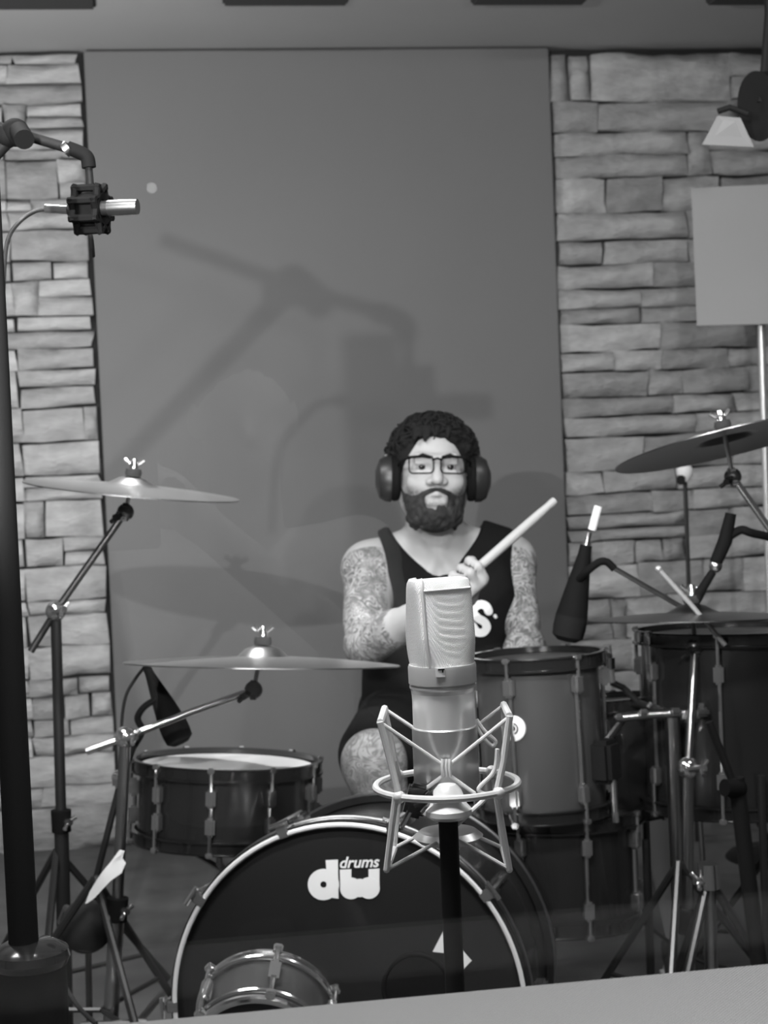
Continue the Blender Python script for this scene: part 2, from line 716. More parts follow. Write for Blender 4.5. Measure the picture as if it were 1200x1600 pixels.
def fill_rows(u0, u1, v_top, seed):
    rnd = random.Random(seed)
    v = v_top
    while v > .02:
        h = min(rnd.choice([.045, .06, .075, .09, .1]), v)
        if v - h < .03:
            h = v
        u = u0
        while u < u1 - .01:
            w = rnd.uniform(.12, .42)
            if u1 - u - w < .1:
                w = u1 - u
            lay_stone(u, u + w, v - h, v)
            u += w
        v -= h


def ledge(y):
    return 866 + (y - 80) * .0345


RX = [1290, 1420]
right_rows = [
    (82, 157, [862, 890, 926, (1146, .5), 1290, 1400]),
    (157, 205, [868, 935, (1160, .6), 1310]),
    (205, 276, [(870, .5), 1080, (1112, .45), 1260, 1400]),
    (278, 331, [871, 950, 1038, 1130, 1280]),
    (331, 375, [872, 1078, 1220, 1400]),
    (375, 412, [874, 946, 1080, 1260, 1380]),
    (412, 451, [875, 1020, (1130, .5), 1320]),
    (451, 506, [(877, .55), (1004, .55), 1100, 1250, 1400]),
    (506, 549, [879, 1036, 1186, 1330]),
    (549, 580, [880, 961, 1036, 1141, 1190, 1350]),
    (580, 621, [881, 1018, 1070, 1172, 1340]),
    (621, 651, [883, 1056, 1152, 1290, 1400]),
    (651, 683, [884, 1090, 1270]),
    (683, 736, [886, 1010, (1150, .4), 1330]),
    (736, 771, [887, 946, 1060, 1150, 1290, 1400]),
    (771, 803, [888, 1022, 1085, 1240, 1350]),
    (803, 846, [(890, .55), 1078, 1143, 1290]),
    (846, 882, [891, 925, 996, 1038, 1076, 1240, 1360]),
    (882, 936, [892, 1000, 1104, 1166, 1290, 1400]),
    (936, 1000, [(894, .6), 960, 984, 1050, 1200, 1340]),
]
low = lay_rows(right_rows, lambda y: ledge(y) + 60)
fill_rows(onwall(895, 1050, .06)[0], onwall(1400, 1050, .06)[0], low, 5)


def redge(y):
    return 124 + (y - 80) * .0495


def rows_l(y0, y1, br=()):
    e = redge((y0 + y1) / 2)
    return (y0, y1, [-150, e - 128 if y0 % 2 else e - 190] + [b for b in br] + [e])


left_rows = [
    (82, 98, [-150, 18, 120]), (98, 129, [-170, 10, 124]), (129, 161, [-150, -20, 126]),
    (161, 199, [-150, 4, (40, .5), 128]), (199, 247, [-160, -30, (5, .7), 130]), (247, 309, [-150, 8, (90, .6), 134]),
    (309, 328, [-150, 10, 46, 134]), (328, 358, [-170, 12, 137]), (358, 407, [-150, 14, 139]),
    (407, 437, [-150, 18, 80, 140]), (437, 494, [-190, 20, (60, .45), 143]), (494, 516, [-150, 24, 144]),
    (516, 544, [-150, -20, 146]), (544, 577, [-160, 26, 147]), (577, 636, [-150, (28, .45), 150]),
    (636, 691, [-180, 36, 130, 153]), (691, 743, [-150, 34, 156]), (743, 783, [-150, (36, .45), 158]),
    (783, 840, [-160, 36, 70, 160]), (840, 886, [-150, 38, (100, .5), 163]), (886, 939, [-180, 40, 165]),
    (939, 961, [-150, 42, 167]), (961, 1009, [-160, 44, 94, 169]), (1009, 1061, [-150, 44, 172]),
    (1061, 1088, [-170, 46, 120, 174]), (1088, 1124, [-150, 50, 98, 142, 176]), (1124, 1151, [-150, 50, 110, 177]),
    (1151, 1181, [-150, 52, 178]),
]
low = lay_rows(left_rows, lambda y: redge(y) - 70)
fill_rows(onwall(-150, 1190, .06)[0], onwall(181, 1190, .06)[0], low, 9)

# dark baffles hung below the ceiling: their far edges show along the top of the frame
for i, (xa, xb) in enumerate(((-60, 146), (350, 541), (735, 912), (1100, 1290))):
    p = at((xa + xb) / 2, (16, 10, 9, 9)[i], 4.35)
    q = ROOM.inverted() @ p
    w = px_len(xb - xa, 4.4)
    lab = ('dark ceiling baffle above the boom microphone', 'dark ceiling baffle over the middle of the grey panel, nearer the boom microphone',
           'dark ceiling baffle between the middle baffle and the black lamp', 'dark ceiling baffle above the black lamp with the pale flap')[i]
    t = thing('ceiling_baffle', lab, 'baffle', ROOM @ V((q.x, q.y - .35, q.z)), 'dark baffles along the ceiling')
    obj('pad', G().box(ROOM @ T((q.x, q.y - .33, q.z + .03)), w, .66, .06, .006), M['baffle'], t)
    obj('back_board', G().box(ROOM @ T((q.x, q.y - .33, (q.z + .06 + CEIL_Z) / 2)), w * .8, .5, max(.01, CEIL_Z - q.z - .06)), M['baffle'], t)

# ------------------------------------------------------------------ window between booth and drum room
win = structure(bpy.data.objects.new('window_1', None))
COL.objects.link(win)
win.location = ROOM @ V((0, GLASS_D, .8))
WORLD[win.name] = T(win.location)
p_edge = onplane(700, 1550, ROOM @ V((0, GLASS_D, 0)), E_N)
SILL_Z = p_edge.z
q_ = ROOM.inverted() @ onplane(1200, 1600, p_edge, V((0, 0, 1)))
SILL_D = GLASS_D - q_.y + .012
obj('pane', G().box(ROOM @ T((0, GLASS_D + .02, (SILL_Z - .03 + 2.1) / 2)), 3.0, .006, 2.13 - SILL_Z), M['glass'], win)
obj('sill', G().box(ROOM @ T((0, GLASS_D - SILL_D / 2, SILL_Z - .05)), 3.2, SILL_D, .10, .003).box(ROOM @ T((0, GLASS_D + .03, SILL_Z - .08)), 3.2, .10, .10), M['sill'], win, label='pale woven cloth covered sill')
obj('frame', G().box(ROOM @ T((-1.53, GLASS_D + .02, (SILL_Z + 2.1) / 2)), .06, .12, 2.1 - SILL_Z).box(ROOM @ T((1.53, GLASS_D + .02, (SILL_Z + 2.1) / 2)), .06, .12, 2.1 - SILL_Z).box(ROOM @ T((0, GLASS_D + .02, 2.13)), 3.12, .12, .06), M['side'], win)
room_obj('wall_front', G().box(ROOM @ T((0, GLASS_D + .02, (SILL_Z - .06) / 2)), 5.2, .12, SILL_Z - .06).box(ROOM @ T((0, GLASS_D + .02, (2.16 + CEIL_Z) / 2)), 5.2, .12, CEIL_Z - 2.16)
         .box(ROOM @ T((-2.08, GLASS_D + .02, (2.16 + SILL_Z - .06) / 2)), 1.04, .12, 2.22 - SILL_Z).box(ROOM @ T((2.08, GLASS_D + .02, (2.16 + SILL_Z - .06) / 2)), 1.04, .12, 2.22 - SILL_Z), M['side'])

# ------------------------------------------------------------------ large condenser microphone in its cradle
YM = 1.5
SM = F / YM
mic_b = at(697, 1238, YM)
mic_t = at(685, 900, YM)


def mz(py):
    return at(697, py, YM).z


mic_axis = frame((mic_b.x + .001, mic_b.y, 0), (0, 0, 1))
mx0, my0 = mic_b.x + .001, mic_b.y
t = thing('studio_microphone', 'large silver side-address studio microphone held in a wire cradle', 'microphone', (mx0, my0, mz(1238)))
MB_ = lambda prof, n=56: G().lathe(T((mx0, my0, 0)), prof, n)
rb = px_len(50, YM)
obj('body', MB_([(0, mz(1236)), (rb * .93, mz(1236)), (rb, mz(1230)), (rb, mz(1134)), (rb * .985, mz(1133)), (rb * .985, mz(1092)), (rb * .99, mz(1084)), (rb * 1.0, mz(1080)), (0, mz(1080))]), M['nickel'], t)
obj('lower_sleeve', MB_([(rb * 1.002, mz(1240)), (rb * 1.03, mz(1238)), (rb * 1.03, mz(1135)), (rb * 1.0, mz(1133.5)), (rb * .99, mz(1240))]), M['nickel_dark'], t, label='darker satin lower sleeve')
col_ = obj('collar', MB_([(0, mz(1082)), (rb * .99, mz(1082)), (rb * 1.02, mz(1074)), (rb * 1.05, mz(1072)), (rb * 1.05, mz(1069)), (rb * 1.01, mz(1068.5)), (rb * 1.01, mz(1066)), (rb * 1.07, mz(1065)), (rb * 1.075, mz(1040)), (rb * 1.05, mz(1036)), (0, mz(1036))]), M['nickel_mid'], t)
# head: wedge of wire mesh, flat front and back, narrowing in depth towards the top
HROT = Matrix.Rotation(24 * D2R, 4, 'Z')


def head_ring(s, w, d, z, n=64, e=3.2):
    out = []
    for k in range(n):
        a = 2 * math.pi * k / n
        c, si = math.cos(a), math.sin(a)
        x = w * abs(c) ** (2 / e) * (1 if c >= 0 else -1)
        y = d * abs(si) ** (2 / e) * (1 if si >= 0 else -1)
        out.append(T((mx0, my0, z)) @ HROT @ V((x, y, 0)))
    return out


zb, zt = mz(1038), mz(903)
g = G()
rings = []
for i in range(25):
    s = i / 24
    tt = s
    w = rb * .99
    d = rb * (.93 - .36 * s)
    if s > .86:
        q = (s - .86) / .14
        f = math.sqrt(max(0, 1 - q * q))
        w *= .84 + .16 * f
        d *= .45 + .55 * f
    rings.append(head_ring(s, w * (1 - .02 * s), d, zb + (zt - zb) * (s if s < .86 else .86 + .14 * math.sin((s - .86) / .14 * math.pi / 2)), e=2.2 + 1.8 * min(1, s * 3)))
vs = [p for r in rings for p in r]
n = 64
fs = [(i * n + k, i * n + (k + 1) % n, (i + 1) * n + (k + 1) % n, (i + 1) * n + k) for i in range(24) for k in range(n)]
fs.append(tuple(24 * n + k for k in range(n)))
g.add(vs, fs)
hd = obj('mesh_grille', g, M['mesh'], t, label='wedge shaped wire mesh head grille')
# bright seam bands that run up the grille where front and side meet, and over its shoulders
for ks in ((-24,), (24,)):
    k0 = ks[0] % n
    pts = []
    for i in range(25):
        c0 = sum(rings[i], V()) / n
        pts.append(rings[i][k0] + (rings[i][k0] - c0).normalized() * .0002)
    obj('seam_band', G().tube(pts, .0019, 6), M['nickel'], t)
# rim wire across the top of front face
pts = [rings[21][k % n] for k in range(-24, -7)]
obj('rim_wire', G().tube(pts, .0012, 6), M['nickel'], t)
# badge on the collar
bp = at(688, 1051, YM - rb * 1.085)
g = G().box(frame(bp, (0, -1, 0)), .0085, .0085, .0012, .0004)
bd = obj('badge', g, M['print'], t, label='small bright badge with a dark mark')
obj('badge_mark', G().box(frame(bp + V((.001, -.0008, .0028)), (0, -1, 0)), .006, .0012, .0004).box(frame(bp + V((.0022, -.0008, .0012)), (0, -1, 0)), .0012, .0022, .0004), M['black_plastic'], bd)

# cradle
ct = thing('shock_mount', 'bright wire cradle with crossed elastic bands gripping the silver microphone', 'shock mount', at(698, 1262, YM - .03))
cen = at(698, 1225, YM)
RR = px_len(112, YM)
ring_front = math.sqrt(max(0, RR * RR - px_len(76, YM) ** 2))
g = G().torus(T(cen), RR, .0032, 64, 8)
for sx in (-1, 1):
    for sy in (-1, 1):
        g.ball(T(cen + V((sx * px_len(76, YM), sy * ring_front, 0))), .0058)
obj('ring', g, M['wire'], ct)
YF, YB = YM - .043, YM + .03


def cwire(name, pts, r=.0024, m='wire'):
    return obj(name, G().tube(pts, r, 8), M[m], ct)


cwire('post', [at(601, 1108, YB), at(617, 1188, YB), at(624, 1216, YM + ring_front)], .0029)
cwire('post', [at(594, 1128, YF), at(610, 1190, YF), at(623, 1243, YM - ring_front)], .0031)
cwire('post', [at(787, 1102, YB), at(790, 1160, YB), at(778, 1216, YM + ring_front)], .0029)
cwire('post', [at(796, 1119, YF), at(787, 1190, YF), at(776, 1240, YM - ring_front)], .0031)
cwire('top_bar', [at(601, 1107, YB), at(594, 1129, YF)], .0034)
cwire('top_bar', [at(787, 1101, YB), at(796, 1119, YF)], .0034)
cwire('post', [at(618, 1245, YM - ring_front), at(604, 1359, YF)], .0029)
cwire('post', [at(776, 1242, YM - ring_front), at(796, 1359, YF)], .0029)
cwire('post', [at(625, 1218, YM + ring_front), at(616, 1326, YB)], .0026)
cwire('post', [at(772, 1218, YM + ring_front), at(786, 1326, YB)], .0026)
cwire('foot_bar', [at(604, 1359, YF), at(616, 1326, YB)], .0031)
cwire('foot_bar', [at(796, 1359, YF), at(786, 1326, YB)], .0031)
KF = YM - rb * 1.1
KB = YM + rb * 1.1
up = at(697, 1196, KF)
lo = at(697, 1212, KF)
for pts in ([at(594, 1129, YF), at(690, 1194, KF)], [at(796, 1120, YF), at(704, 1194, KF)],
            [at(601, 1108, YB), at(680, 1160, KB)], [at(787, 1102, YB), at(712, 1160, KB)],
            [at(692, 1212, KF), at(655, 1240, KF)], [at(703, 1212, KF), at(742, 1240, KF)],
            [at(604, 1359, YF), at(683, 1316, KF - .004)], [at(796, 1358, YF), at(716, 1312, KF - .004)],
            [at(616, 1325, YB), at(680, 1292, KB)], [at(786, 1325, YB), at(722, 1296, KB)]):
    cwire('elastic_band', pts, .0018, 'elastic')
for dx in (-5, 1, 6):
    obj('elastic_knot', G().tube([at(697 + dx, 1186, KF - .002), at(696 + dx, 1199, KF - .004), at(697 + dx, 1213, KF - .002)], .0016, 6), M['elastic'], ct)
# two short pulled-out loops on the side
cwire('elastic_loop', smooth_path([at(742, 1128, YM + .01), at(752, 1148, YM), at(768, 1165, YM), at(774, 1158, YM), at(757, 1142, YM), at(745, 1125, YM + .01)]), .0019, 'elastic')
cwire('elastic_loop', smooth_path([at(777, 1170, YF), at(772, 1205, YF), at(748, 1232, YF), at(760, 1242, YF)]), .0019, 'elastic')
cwire('elastic_loop', smooth_path([at(712, 1290, YF), at(732, 1272, YF), at(756, 1250, YF), at(760, 1240, YF)]), .0023, 'elastic')
# swivel: silver cone and black clamp
YS = YM - .05
obj('swivel_cone', G().lathe(frame(at(700, 1258, YS), (0, 0, 1)), [(0, px_len(34, YS)), (px_len(14, YS), px_len(33, YS)), (px_len(22, YS), px_len(24, YS)), (px_len(30, YS), px_len(2, YS)), (px_len(37, YS), -px_len(6, YS)), (px_len(37, YS), -px_len(14, YS)), (px_len(27, YS), -px_len(21, YS)), (0, -px_len(22, YS))], 40), M['nickel'], ct, label='satin silver swivel cone')
obj('swivel_clamp', G().box(frame(at(650, 1250, YS + .02), R3 @ V((0, 0, 1)), R3 @ V((.25, 1, 0))), .030, .018, .018, .003).tube([at(655, 1262, YS + .01), at(684, 1244, YS)], .007, 12), M['black_gloss'], ct, label='black swivel clamp')
obj('clamp_screw', G().tube([at(662, 1272, YS), at(676, 1254, YS)], .004, 10).tube([at(640, 1268, YS), at(628, 1290, YS)], .0025, 8), M['chrome'], ct)
obj('under_plate', G().lathe(frame(at(700, 1306, YM), (0, 0, 1)), [(0, .006), (.026, .005), (.032, 0), (.026, -.005), (0, -.006)], 36), M['nickel_dark'], ct)

st = thing('microphone_stand', 'slim black microphone stand pole under the silver studio microphone', 'stand', V((at(700, 1300, YS).x, YS, 0)))
pt = at(700, 1276, YS)
obj('pole', G().tube([V((pt.x, YS, .03)), pt], px_len(15.5, YS), 20), M['black_metal'], st)
obj('base', G().lathe(T((pt.x, YS, 0)), [(0, .03), (.02, .032), (.11, .012), (.125, 0), (0, 0)], 40), M['black_metal'], st)


# ------------------------------------------------------------------ drums
def drum(name, label, cat, Mx, Rr, depth, shell, head_top, head_bot, nl, a0, hoop_m, hoop_h=.024, group=None, lug_len=None):
    """z of Mx is the drum's axis, origin half-way; z=+depth/2 is the batter side"""
    base = Mx.translation
    t = thing(name, label, cat, base, group)
    h = depth / 2
    obj('shell', G().lathe(Mx, [(Rr, -h), (Rr, h), (Rr - .007, h), (Rr - .007, -h), (Rr, -h)], 64), shell, t)
    for s, hm in ((1, head_top), (-1, head_bot)):
        obj('head', G().lathe(Mx, [(0, s * (h + .002)), (Rr - .02, s * (h + .002)), (Rr - .004, s * (h + .001)), (Rr + .003, s * (h - .006)), (Rr + .004, s * (h - .01))], 64), hm, t)
        z0 = s * (h - .012)
        z1 = s * (h + .012)
        ro = Rr + .011
        obj('hoop', G().lathe(Mx, [(Rr + .005, z0), (ro + .005, z0), (ro + .005, z0 + s * .003), (ro, z0 + s * .004), (ro, z1 - s * .003), (ro + .004, z1 - s * .002), (ro + .003, z1), (Rr + .005, z1), (Rr + .005, z0)], 64), hoop_m, t)
    if nl:
        zl = (lug_len or depth * .55)
        first = None
        for k in range(nl):
            Ml = Mx @ Matrix.Rotation(a0 + 2 * math.pi * k / nl, 4, 'Z')
            if first is None:
                g = G().box(T((Rr + .009, 0, zl * .42)), .018, .018, .034, .004).box(T((Rr + .009, 0, -zl * .42)), .018, .018, .034, .004)
                if True:
                    g.tube([V((Rr + .006, 0, -zl * .4)), V((Rr + .006, 0, zl * .4))], .004, 8)
                first = obj('lug', g, M['chrome'], t, Mx=Ml)
                for s in (1, -1):
                    gr = G()
                    gr.tube([V((Rr + .014, 0, s * zl * .42)), V((Rr + .014, 0, s * (h + .010)))], .0035, 8)
                    gr.box(T((Rr + .014, 0, s * (h + .010))), .011, .013, .010, .002)
                    obj('tension_rod', gr, M['chrome'], first, Mx=Ml)
            else:
                dup_part(first, Ml)
    return t


# bass drum
bf = at(545, 1568, 2.52)
br = V((at(610, 1400, 2.84).x, 2.84, bf.z - .03))
bz = (bf - br).normalized()
BL = (bf - br).length
BM = frame((bf + br) / 2, bz, (1, 0, 0))
BR = .281
t = thing('bass_drum', 'big bass drum with glossy black front head carrying white lettering', 'drum', V((bf.x, (bf.y + br.y) / 2, 0)))
h = BL / 2
obj('shell', G().lathe(BM, [(BR - .014, -h), (BR - .014, h), (BR - .022, h), (BR - .022, -h), (BR - .014, -h)], 96), M['dark_shell'], t)
fh = obj('head', G().lathe(BM, [(0, h + .003), (BR - .03, h + .003), (BR - .012, h + .001)], 96), M['bass_head'], t)
obj('head', G().lathe(BM, [(0, -h - .003), (BR - .03, -h - .003), (BR - .012, -h - .001)], 96), M['clear_head'], t)
for s in (1, -1):
    hp = obj('hoop', G().lathe(BM, [(BR - .012, s * (h - .022)), (BR, s * (h - .022)), (BR + .001, s * (h - .018)), (BR + .001, s * (h + .014)), (BR, s * (h + .018)), (BR - .011, s * (h + .018)), (BR - .012, s * (h + .014)), (BR - .012, s * (h - .022))], 96), M['black_gloss'], t)
    obj('inlay', G().torus(BM @ T((0, 0, s * (h + .0165))), BR - .006, .0042, 96, 8), M['nickel'] if s > 0 else M['dull_chrome'], hp)
    obj('inlay', G().torus(BM @ T((0, 0, s * (h - .018))), BR + .001, .0032, 96, 8), M['dull_chrome'], hp)
first = None
for k in range(10):
    Ml = BM @ Matrix.Rotation((.7 + 36 * k) * D2R, 4, 'Z')
    if first is None:
        g = G().box(T((BR + .006, 0, h - .004)), .012, .022, .040, .003).box(T((BR - .002, 0, h + .019)), .018, .018, .006, .002)
        first = obj('claw', g, M['chrome'], t, Mx=Ml)
        obj('lug', G().box(T((BR + .002, 0, h - .10)), .022, .02, .045, .004), M['chrome'], first, Mx=Ml)
        obj('tension_rod', G().tube([V((BR + .012, 0, h - .11)), V((BR + .012, 0, h + .022))], .0042, 8).tube([V((BR + .012, -.016, h + .026)), V((BR + .012, .016, h + .026))], .004, 8), M['chrome'], first, Mx=Ml)
    else:
        dup_part(first, Ml)
# spurs
for sx in (-1, 1):
    a = BM @ V((sx * (BR - .01) * .94, -BR * .35, -.02))
    b = V((bf.x + sx * .36, bf.y - .02 + .05, .012))
    sp = obj('spur', G().tube([a, b], .008, 10), M['dull_chrome'], t)
    obj('rubber_foot', G().ball(T(b), .012), M['rubber'], sp)

HP0 = BM @ V((0, 0, h + .0035))


def onhead(px, py, lift=.0006):
    return onplane(px, py, HP0 + bz * lift, bz)


lift_n = [0]


def flat_poly(g, pts):
    lift_n[0] += 1
    ps = [onhead(*p, .0006 + .00012 * (lift_n[0] % 9)) for p in pts]
    return g.prism(ps, bz * .0006)


def disc_px(g, cx, cy, r, hole=0, n=36):
    c = [(cx + r * math.cos(2 * math.pi * i / n), cy + r * math.sin(2 * math.pi * i / n)) for i in range(n)]
    if not hole:
        return flat_poly(g, c)
    q = [(cx + hole * math.cos(2 * math.pi * i / n), cy + hole * math.sin(2 * math.pi * i / n)) for i in range(n)]
    k = [onhead(*p) for p in c] + [onhead(*p) for p in q]
    k += [p + bz * .0006 for p in k]
    fs = []
    for i in range(n):
        j = (i + 1) % n
        fs += [(2 * n + i, 2 * n + j, 3 * n + j, 3 * n + i), (i, j, n + j, n + i), (i, j, 2 * n + j, 2 * n + i), (n + i, n + j, 3 * n + j, 3 * n + i)]
    return g.add(k, fs)


# lettering on the bass drum head: "dw" with "drums" above the w
def text_mesh(body, shear=0, offset=0.0):
    cu = bpy.data.curves.new('lettering', 'FONT')
    cu.body = body
    cu.size = 1
    cu.shear = shear
    cu.offset = offset
    cu.resolution_u = 4
    o = bpy.data.objects.new('lettering', cu)
    COL.objects.link(o)
    dg = bpy.context.evaluated_depsgraph_get()
    me = bpy.data.meshes.new_from_object(o.evaluated_get(dg))
    vs = [v.co.copy() for v in me.vertices]
    fs = [tuple(p.vertices) for p in me.polygons]
    bpy.data.objects.remove(o)
    return vs, fs


g = G()
disc_px(g, 505.5, 1382, 24.5, 5)
flat_poly(g, [(509, 1344), (528, 1343), (529, 1404), (520, 1403), (511, 1392), (511, 1372)])
obj('letter', g, M['print'], fh, label='rounded white letter d')
g = G()
for pts in ([(531, 1359), (549, 1358), (549, 1390), (532, 1390)], [(576, 1358), (593, 1357), (593, 1390), (576, 1390)],
            [(547, 1382), (578, 1382), (578, 1398), (562, 1402), (547, 1398)]):
    flat_poly(g, pts)
disc_px(g, 548.5, 1388, 17)
disc_px(g, 576.5, 1387.5, 17)
disc_px(g, 562.5, 1381, 8)
obj('letter', g, M['print'], fh, label='rounded white letter w')
vs, fs = text_mesh('drums', .25, .02)
lo_ = V((min(v.x for v in vs), min(v.y for v in vs), 0))
hi_ = V((max(v.x for v in vs), max(v.y for v in vs), 0))
g = G()
g.add([onhead(531 + (v.x - lo_.x) / (hi_.x - lo_.x) * 62, 1357 - (v.y - lo_.y) / (hi_.y - lo_.y) * 18 - (v.x - lo_.x) / (hi_.x - lo_.x) * 2, .0012) for v in vs], fs)
obj('small_lettering', g, M['print'], fh, label='small slanted white word drums')
g = G()
flat_poly(g, [(694, 1452), (694, 1489), (676, 1487)])
flat_poly(g, [(714, 1448), (719, 1447), (719, 1474), (714, 1476)])
flat_poly(g, [(714, 1474), (737, 1501), (715, 1524)])
obj('tape_mark', g, M['print'], fh, label='white angular marks low on the head')
pc = onhead(652, 1545)
obj('port_ring', G().torus(frame(pc, bz), .052, .004, 48, 8).lathe(frame(pc, bz), [(0, .0004), (.05, .0004)], 40), M['black_plastic'], fh, label='dark round port ring')

# snare drum on the left
sc_ = at(355, 1192, 3.12)
SA = img_axis(355, 1192, 1.5, .125)
SR = px_len(138, 3.12)
SMx = frame(sc_ - SA * .068, SA)
drum('snare_drum', 'black snare drum with a bright white top head left of the bass drum', 'drum', SMx, SR, .13, M['dark_shell'], M['white_head'], M['clear_head'], 10, .25, M['black_gloss'], lug_len=.06)

# rack tom
tc_ = at(838, 1030, 2.93)
TA = img_axis(838, 1030, -3.5, .10)
TR = px_len(96, 2.93)
TL = px_len(232, 2.93)
TMx = frame(tc_ - TA * TL / 2, TA)
tom = drum('rack_tom', 'grey lacquered rack tom with a round white badge beside the microphone', 'drum', TMx, TR, TL, M['tom_shell'], M['clear_head'], M['clear_head'], 6, -1.05, M['black_gloss'], lug_len=TL * .86)
inv = TMx.inverted()
# badge: find shell point for pixel (801,1138)
d = ray(803, 1138)
o_l, d_l = inv @ EYE, inv.to_3x3() @ d
a = d_l.x ** 2 + d_l.y ** 2
b = 2 * (o_l.x * d_l.x + o_l.y * d_l.y)
c = o_l.x ** 2 + o_l.y ** 2 - TR ** 2
s = (-b - math.sqrt(max(b * b - 4 * a * c, 0))) / (2 * a)
pb = o_l + d_l * s
nb = V((pb.x, pb.y, 0)).normalized()
FB = frame(TMx @ (pb + nb * .002), TMx.to_3x3() @ nb)
bdg = obj('badge', G().lathe(FB, [(0, .002), (.019, .002), (.022, 0), (.022, -.004), (0, -.004)], 36), M['print'], tom, label='round white badge with a grey centre')
obj('badge_centre', G().torus(FB @ T((0, 0, .002)), .009, .0018, 24, 6).lathe(FB, [(0, .0028), (.005, .0028), (.005, .001)], 16), M['dark_metal'], bdg)
obj('mount_bracket', G().box(TMx @ Matrix.Rotation(-.62, 4, 'Z') @ T((TR + .018, 0, -.045)), .04, .05, .075, .008), M['black_metal'], tom)
obj('mount_bracket_rod', G().tube([TMx @ Matrix.Rotation(-.62, 4, 'Z') @ V((TR + .03, 0, -.06)), TMx @ Matrix.Rotation(-.62, 4, 'Z') @ V((TR + .03, 0, -.15))], .006, 10), M['chrome'], tom)

# second, darker tom tucked behind the rack tom
t2 = at(952, 1106, 3.10)
T2A = img_axis(952, 1118, -5, .10)
drum('small_tom', 'black tom in shadow between the grey rack tom and the floor tom', 'drum', frame(t2 - T2A * .09, T2A), px_len(74, 3.1), .20, M['dark_shell'], M['clear_head'], M['clear_head'], 6, .3, M['black_gloss'], lug_len=.15)

# lower wide drum under the rack tom
t3 = at(872, 1272, 2.99)
T3A = img_axis(872, 1262, -2, .16)
drum('low_tom', 'wide low black tom whose rim lies under the grey rack tom', 'drum', frame(t3 - T3A * .09, T3A), px_len(122, 2.99), .18, M['dark_shell'], M['clear_head'], M['clear_head'], 8, -1.35, M['black_gloss'], lug_len=.13)

for k in range(3):
    a = -2.4 + k * 2.09
    R_ = px_len(122, 2.99) + .016
    e = t3 - T3A * .12 + V((R_ * math.cos(a), R_ * math.sin(a), 0))
    lt = bpy.data.objects['low_tom']
    lg = obj('leg', G().tube([e + V((0, 0, .08)), V((e.x, e.y, .02))], .006, 10), M['dark_metal'], lt)
    obj('rubber_foot', G().ball(T((e.x, e.y, .016)), .014), M['rubber'], lg)

# floor tom at the right edge
ft = at(1150, 990, 3.02)
FA = img_axis(1150, 990, -2, .07)
floor_t = drum('floor_tom', 'tall dark floor tom below the low flat cymbal', 'drum', frame(ft - FA * .15, FA), px_len(148, 3.02), .30, M['dark_shell'], M['clear_head'], M['clear_head'], 8, -1.95, M['black_gloss'], lug_len=.22)
for k in range(3):
    a = -1.6 + k * 2.09
    R_ = px_len(148, 3.02) + .018
    top = ft - FA * .22 + V((R_ * math.cos(a), R_ * math.sin(a), 0))
    leg = obj('leg', G().tube([top, V((top.x, top.y, .02))], .007, 10), M['dark_metal'], floor_t)
    obj('rubber_foot', G().ball(T((top.x, top.y, .018)), .016), M['rubber'], leg)


# ------------------------------------------------------------------ cymbals and stands
def cymbal(name, label, px, py, Y, Rpx, ang, vis, m, bell=.2, bow=.05, nut_h=.05, group=None, hgt=None):
    c = at(px, py, Y)
    A = img_axis(px, py, ang, vis)
    Mx = frame(c, A)
    R_ = px_len(Rpx, Y)
    t = thing(name, label, 'cymbal', c, group)
    rb_ = R_ * bell
    hb = R_ * (hgt or .10)
    prof_t, prof_b = [], []
    for i in range(17):
        q = i / 16
        r = R_ * q
        z = bow * R_ * (1 - q ** 2)
        if r < rb_:
            z += hb * math.sqrt(max(0, 1 - (r / rb_) ** 2)) * .8
        prof_t.append((r, z))
        prof_b.append((r, z - .0022))
    prof = [(max(r, .004), z) for r, z in prof_t] + [(max(r, .004), z) for r, z in reversed(prof_b)] + [(.004, prof_t[0][1])]
    obj('disc', G().lathe(Mx, prof, 72), m, t)
    zt = prof_t[0][1]
    obj('felt_washer', G().lathe(Mx, [(0, zt), (.014, zt), (.016, zt + .006), (.014, zt + .014), (0, zt + .014)], 20), M['felt'], t)
    g = G().lathe(Mx, [(0, zt + .034), (.005, zt + .033), (.008, zt + .024), (.009, zt + .014), (0, zt + .014)], 16)
    g.tube([Mx @ V((-.018, 0, zt + .032)), Mx @ V((-.006, 0, zt + .022)), Mx @ V((.006, 0, zt + .022)), Mx @ V((.018, 0, zt + .032))], [.004, .0035, .0035, .004], 8)
    obj('wing_nut', g, M['chrome'], t)
    return t, Mx, zt


cymA, MA, zA = cymbal('crash_cymbal', 'thin crash cymbal on a boom stand before the left stone pier', 206, 766, 3.1, 168, 5, .055, M['bronze'], .2, .05)
cymB, MBm, zB = cymbal('ride_cymbal', 'wide cymbal hung edge-on above the white snare drum', 410, 1037, 2.9, 216, 1, .03, M['bronze'], .17, .055)
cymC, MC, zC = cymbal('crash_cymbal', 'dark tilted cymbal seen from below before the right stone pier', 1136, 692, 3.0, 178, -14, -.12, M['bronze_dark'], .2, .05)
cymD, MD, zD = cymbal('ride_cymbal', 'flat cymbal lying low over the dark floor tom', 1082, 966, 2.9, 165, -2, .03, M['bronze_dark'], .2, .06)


def tripod(t, x, y, z_hub, spread, a0, m='dull_chrome'):
    for k in range(3):
        a = a0 + k * 2 * math.pi / 3
        e = V((x + spread * math.cos(a), y + spread * math.sin(a), .012))
        leg = obj('leg', G().tube([V((x, y, z_hub)), e], .007, 8).tube([V((x, y, z_hub * .45)), V((x, y, z_hub)).lerp(e, .55)], .005, 6), M[m], t)
        obj('rubber_foot', G().ball(T(e), .014), M['rubber'], leg)


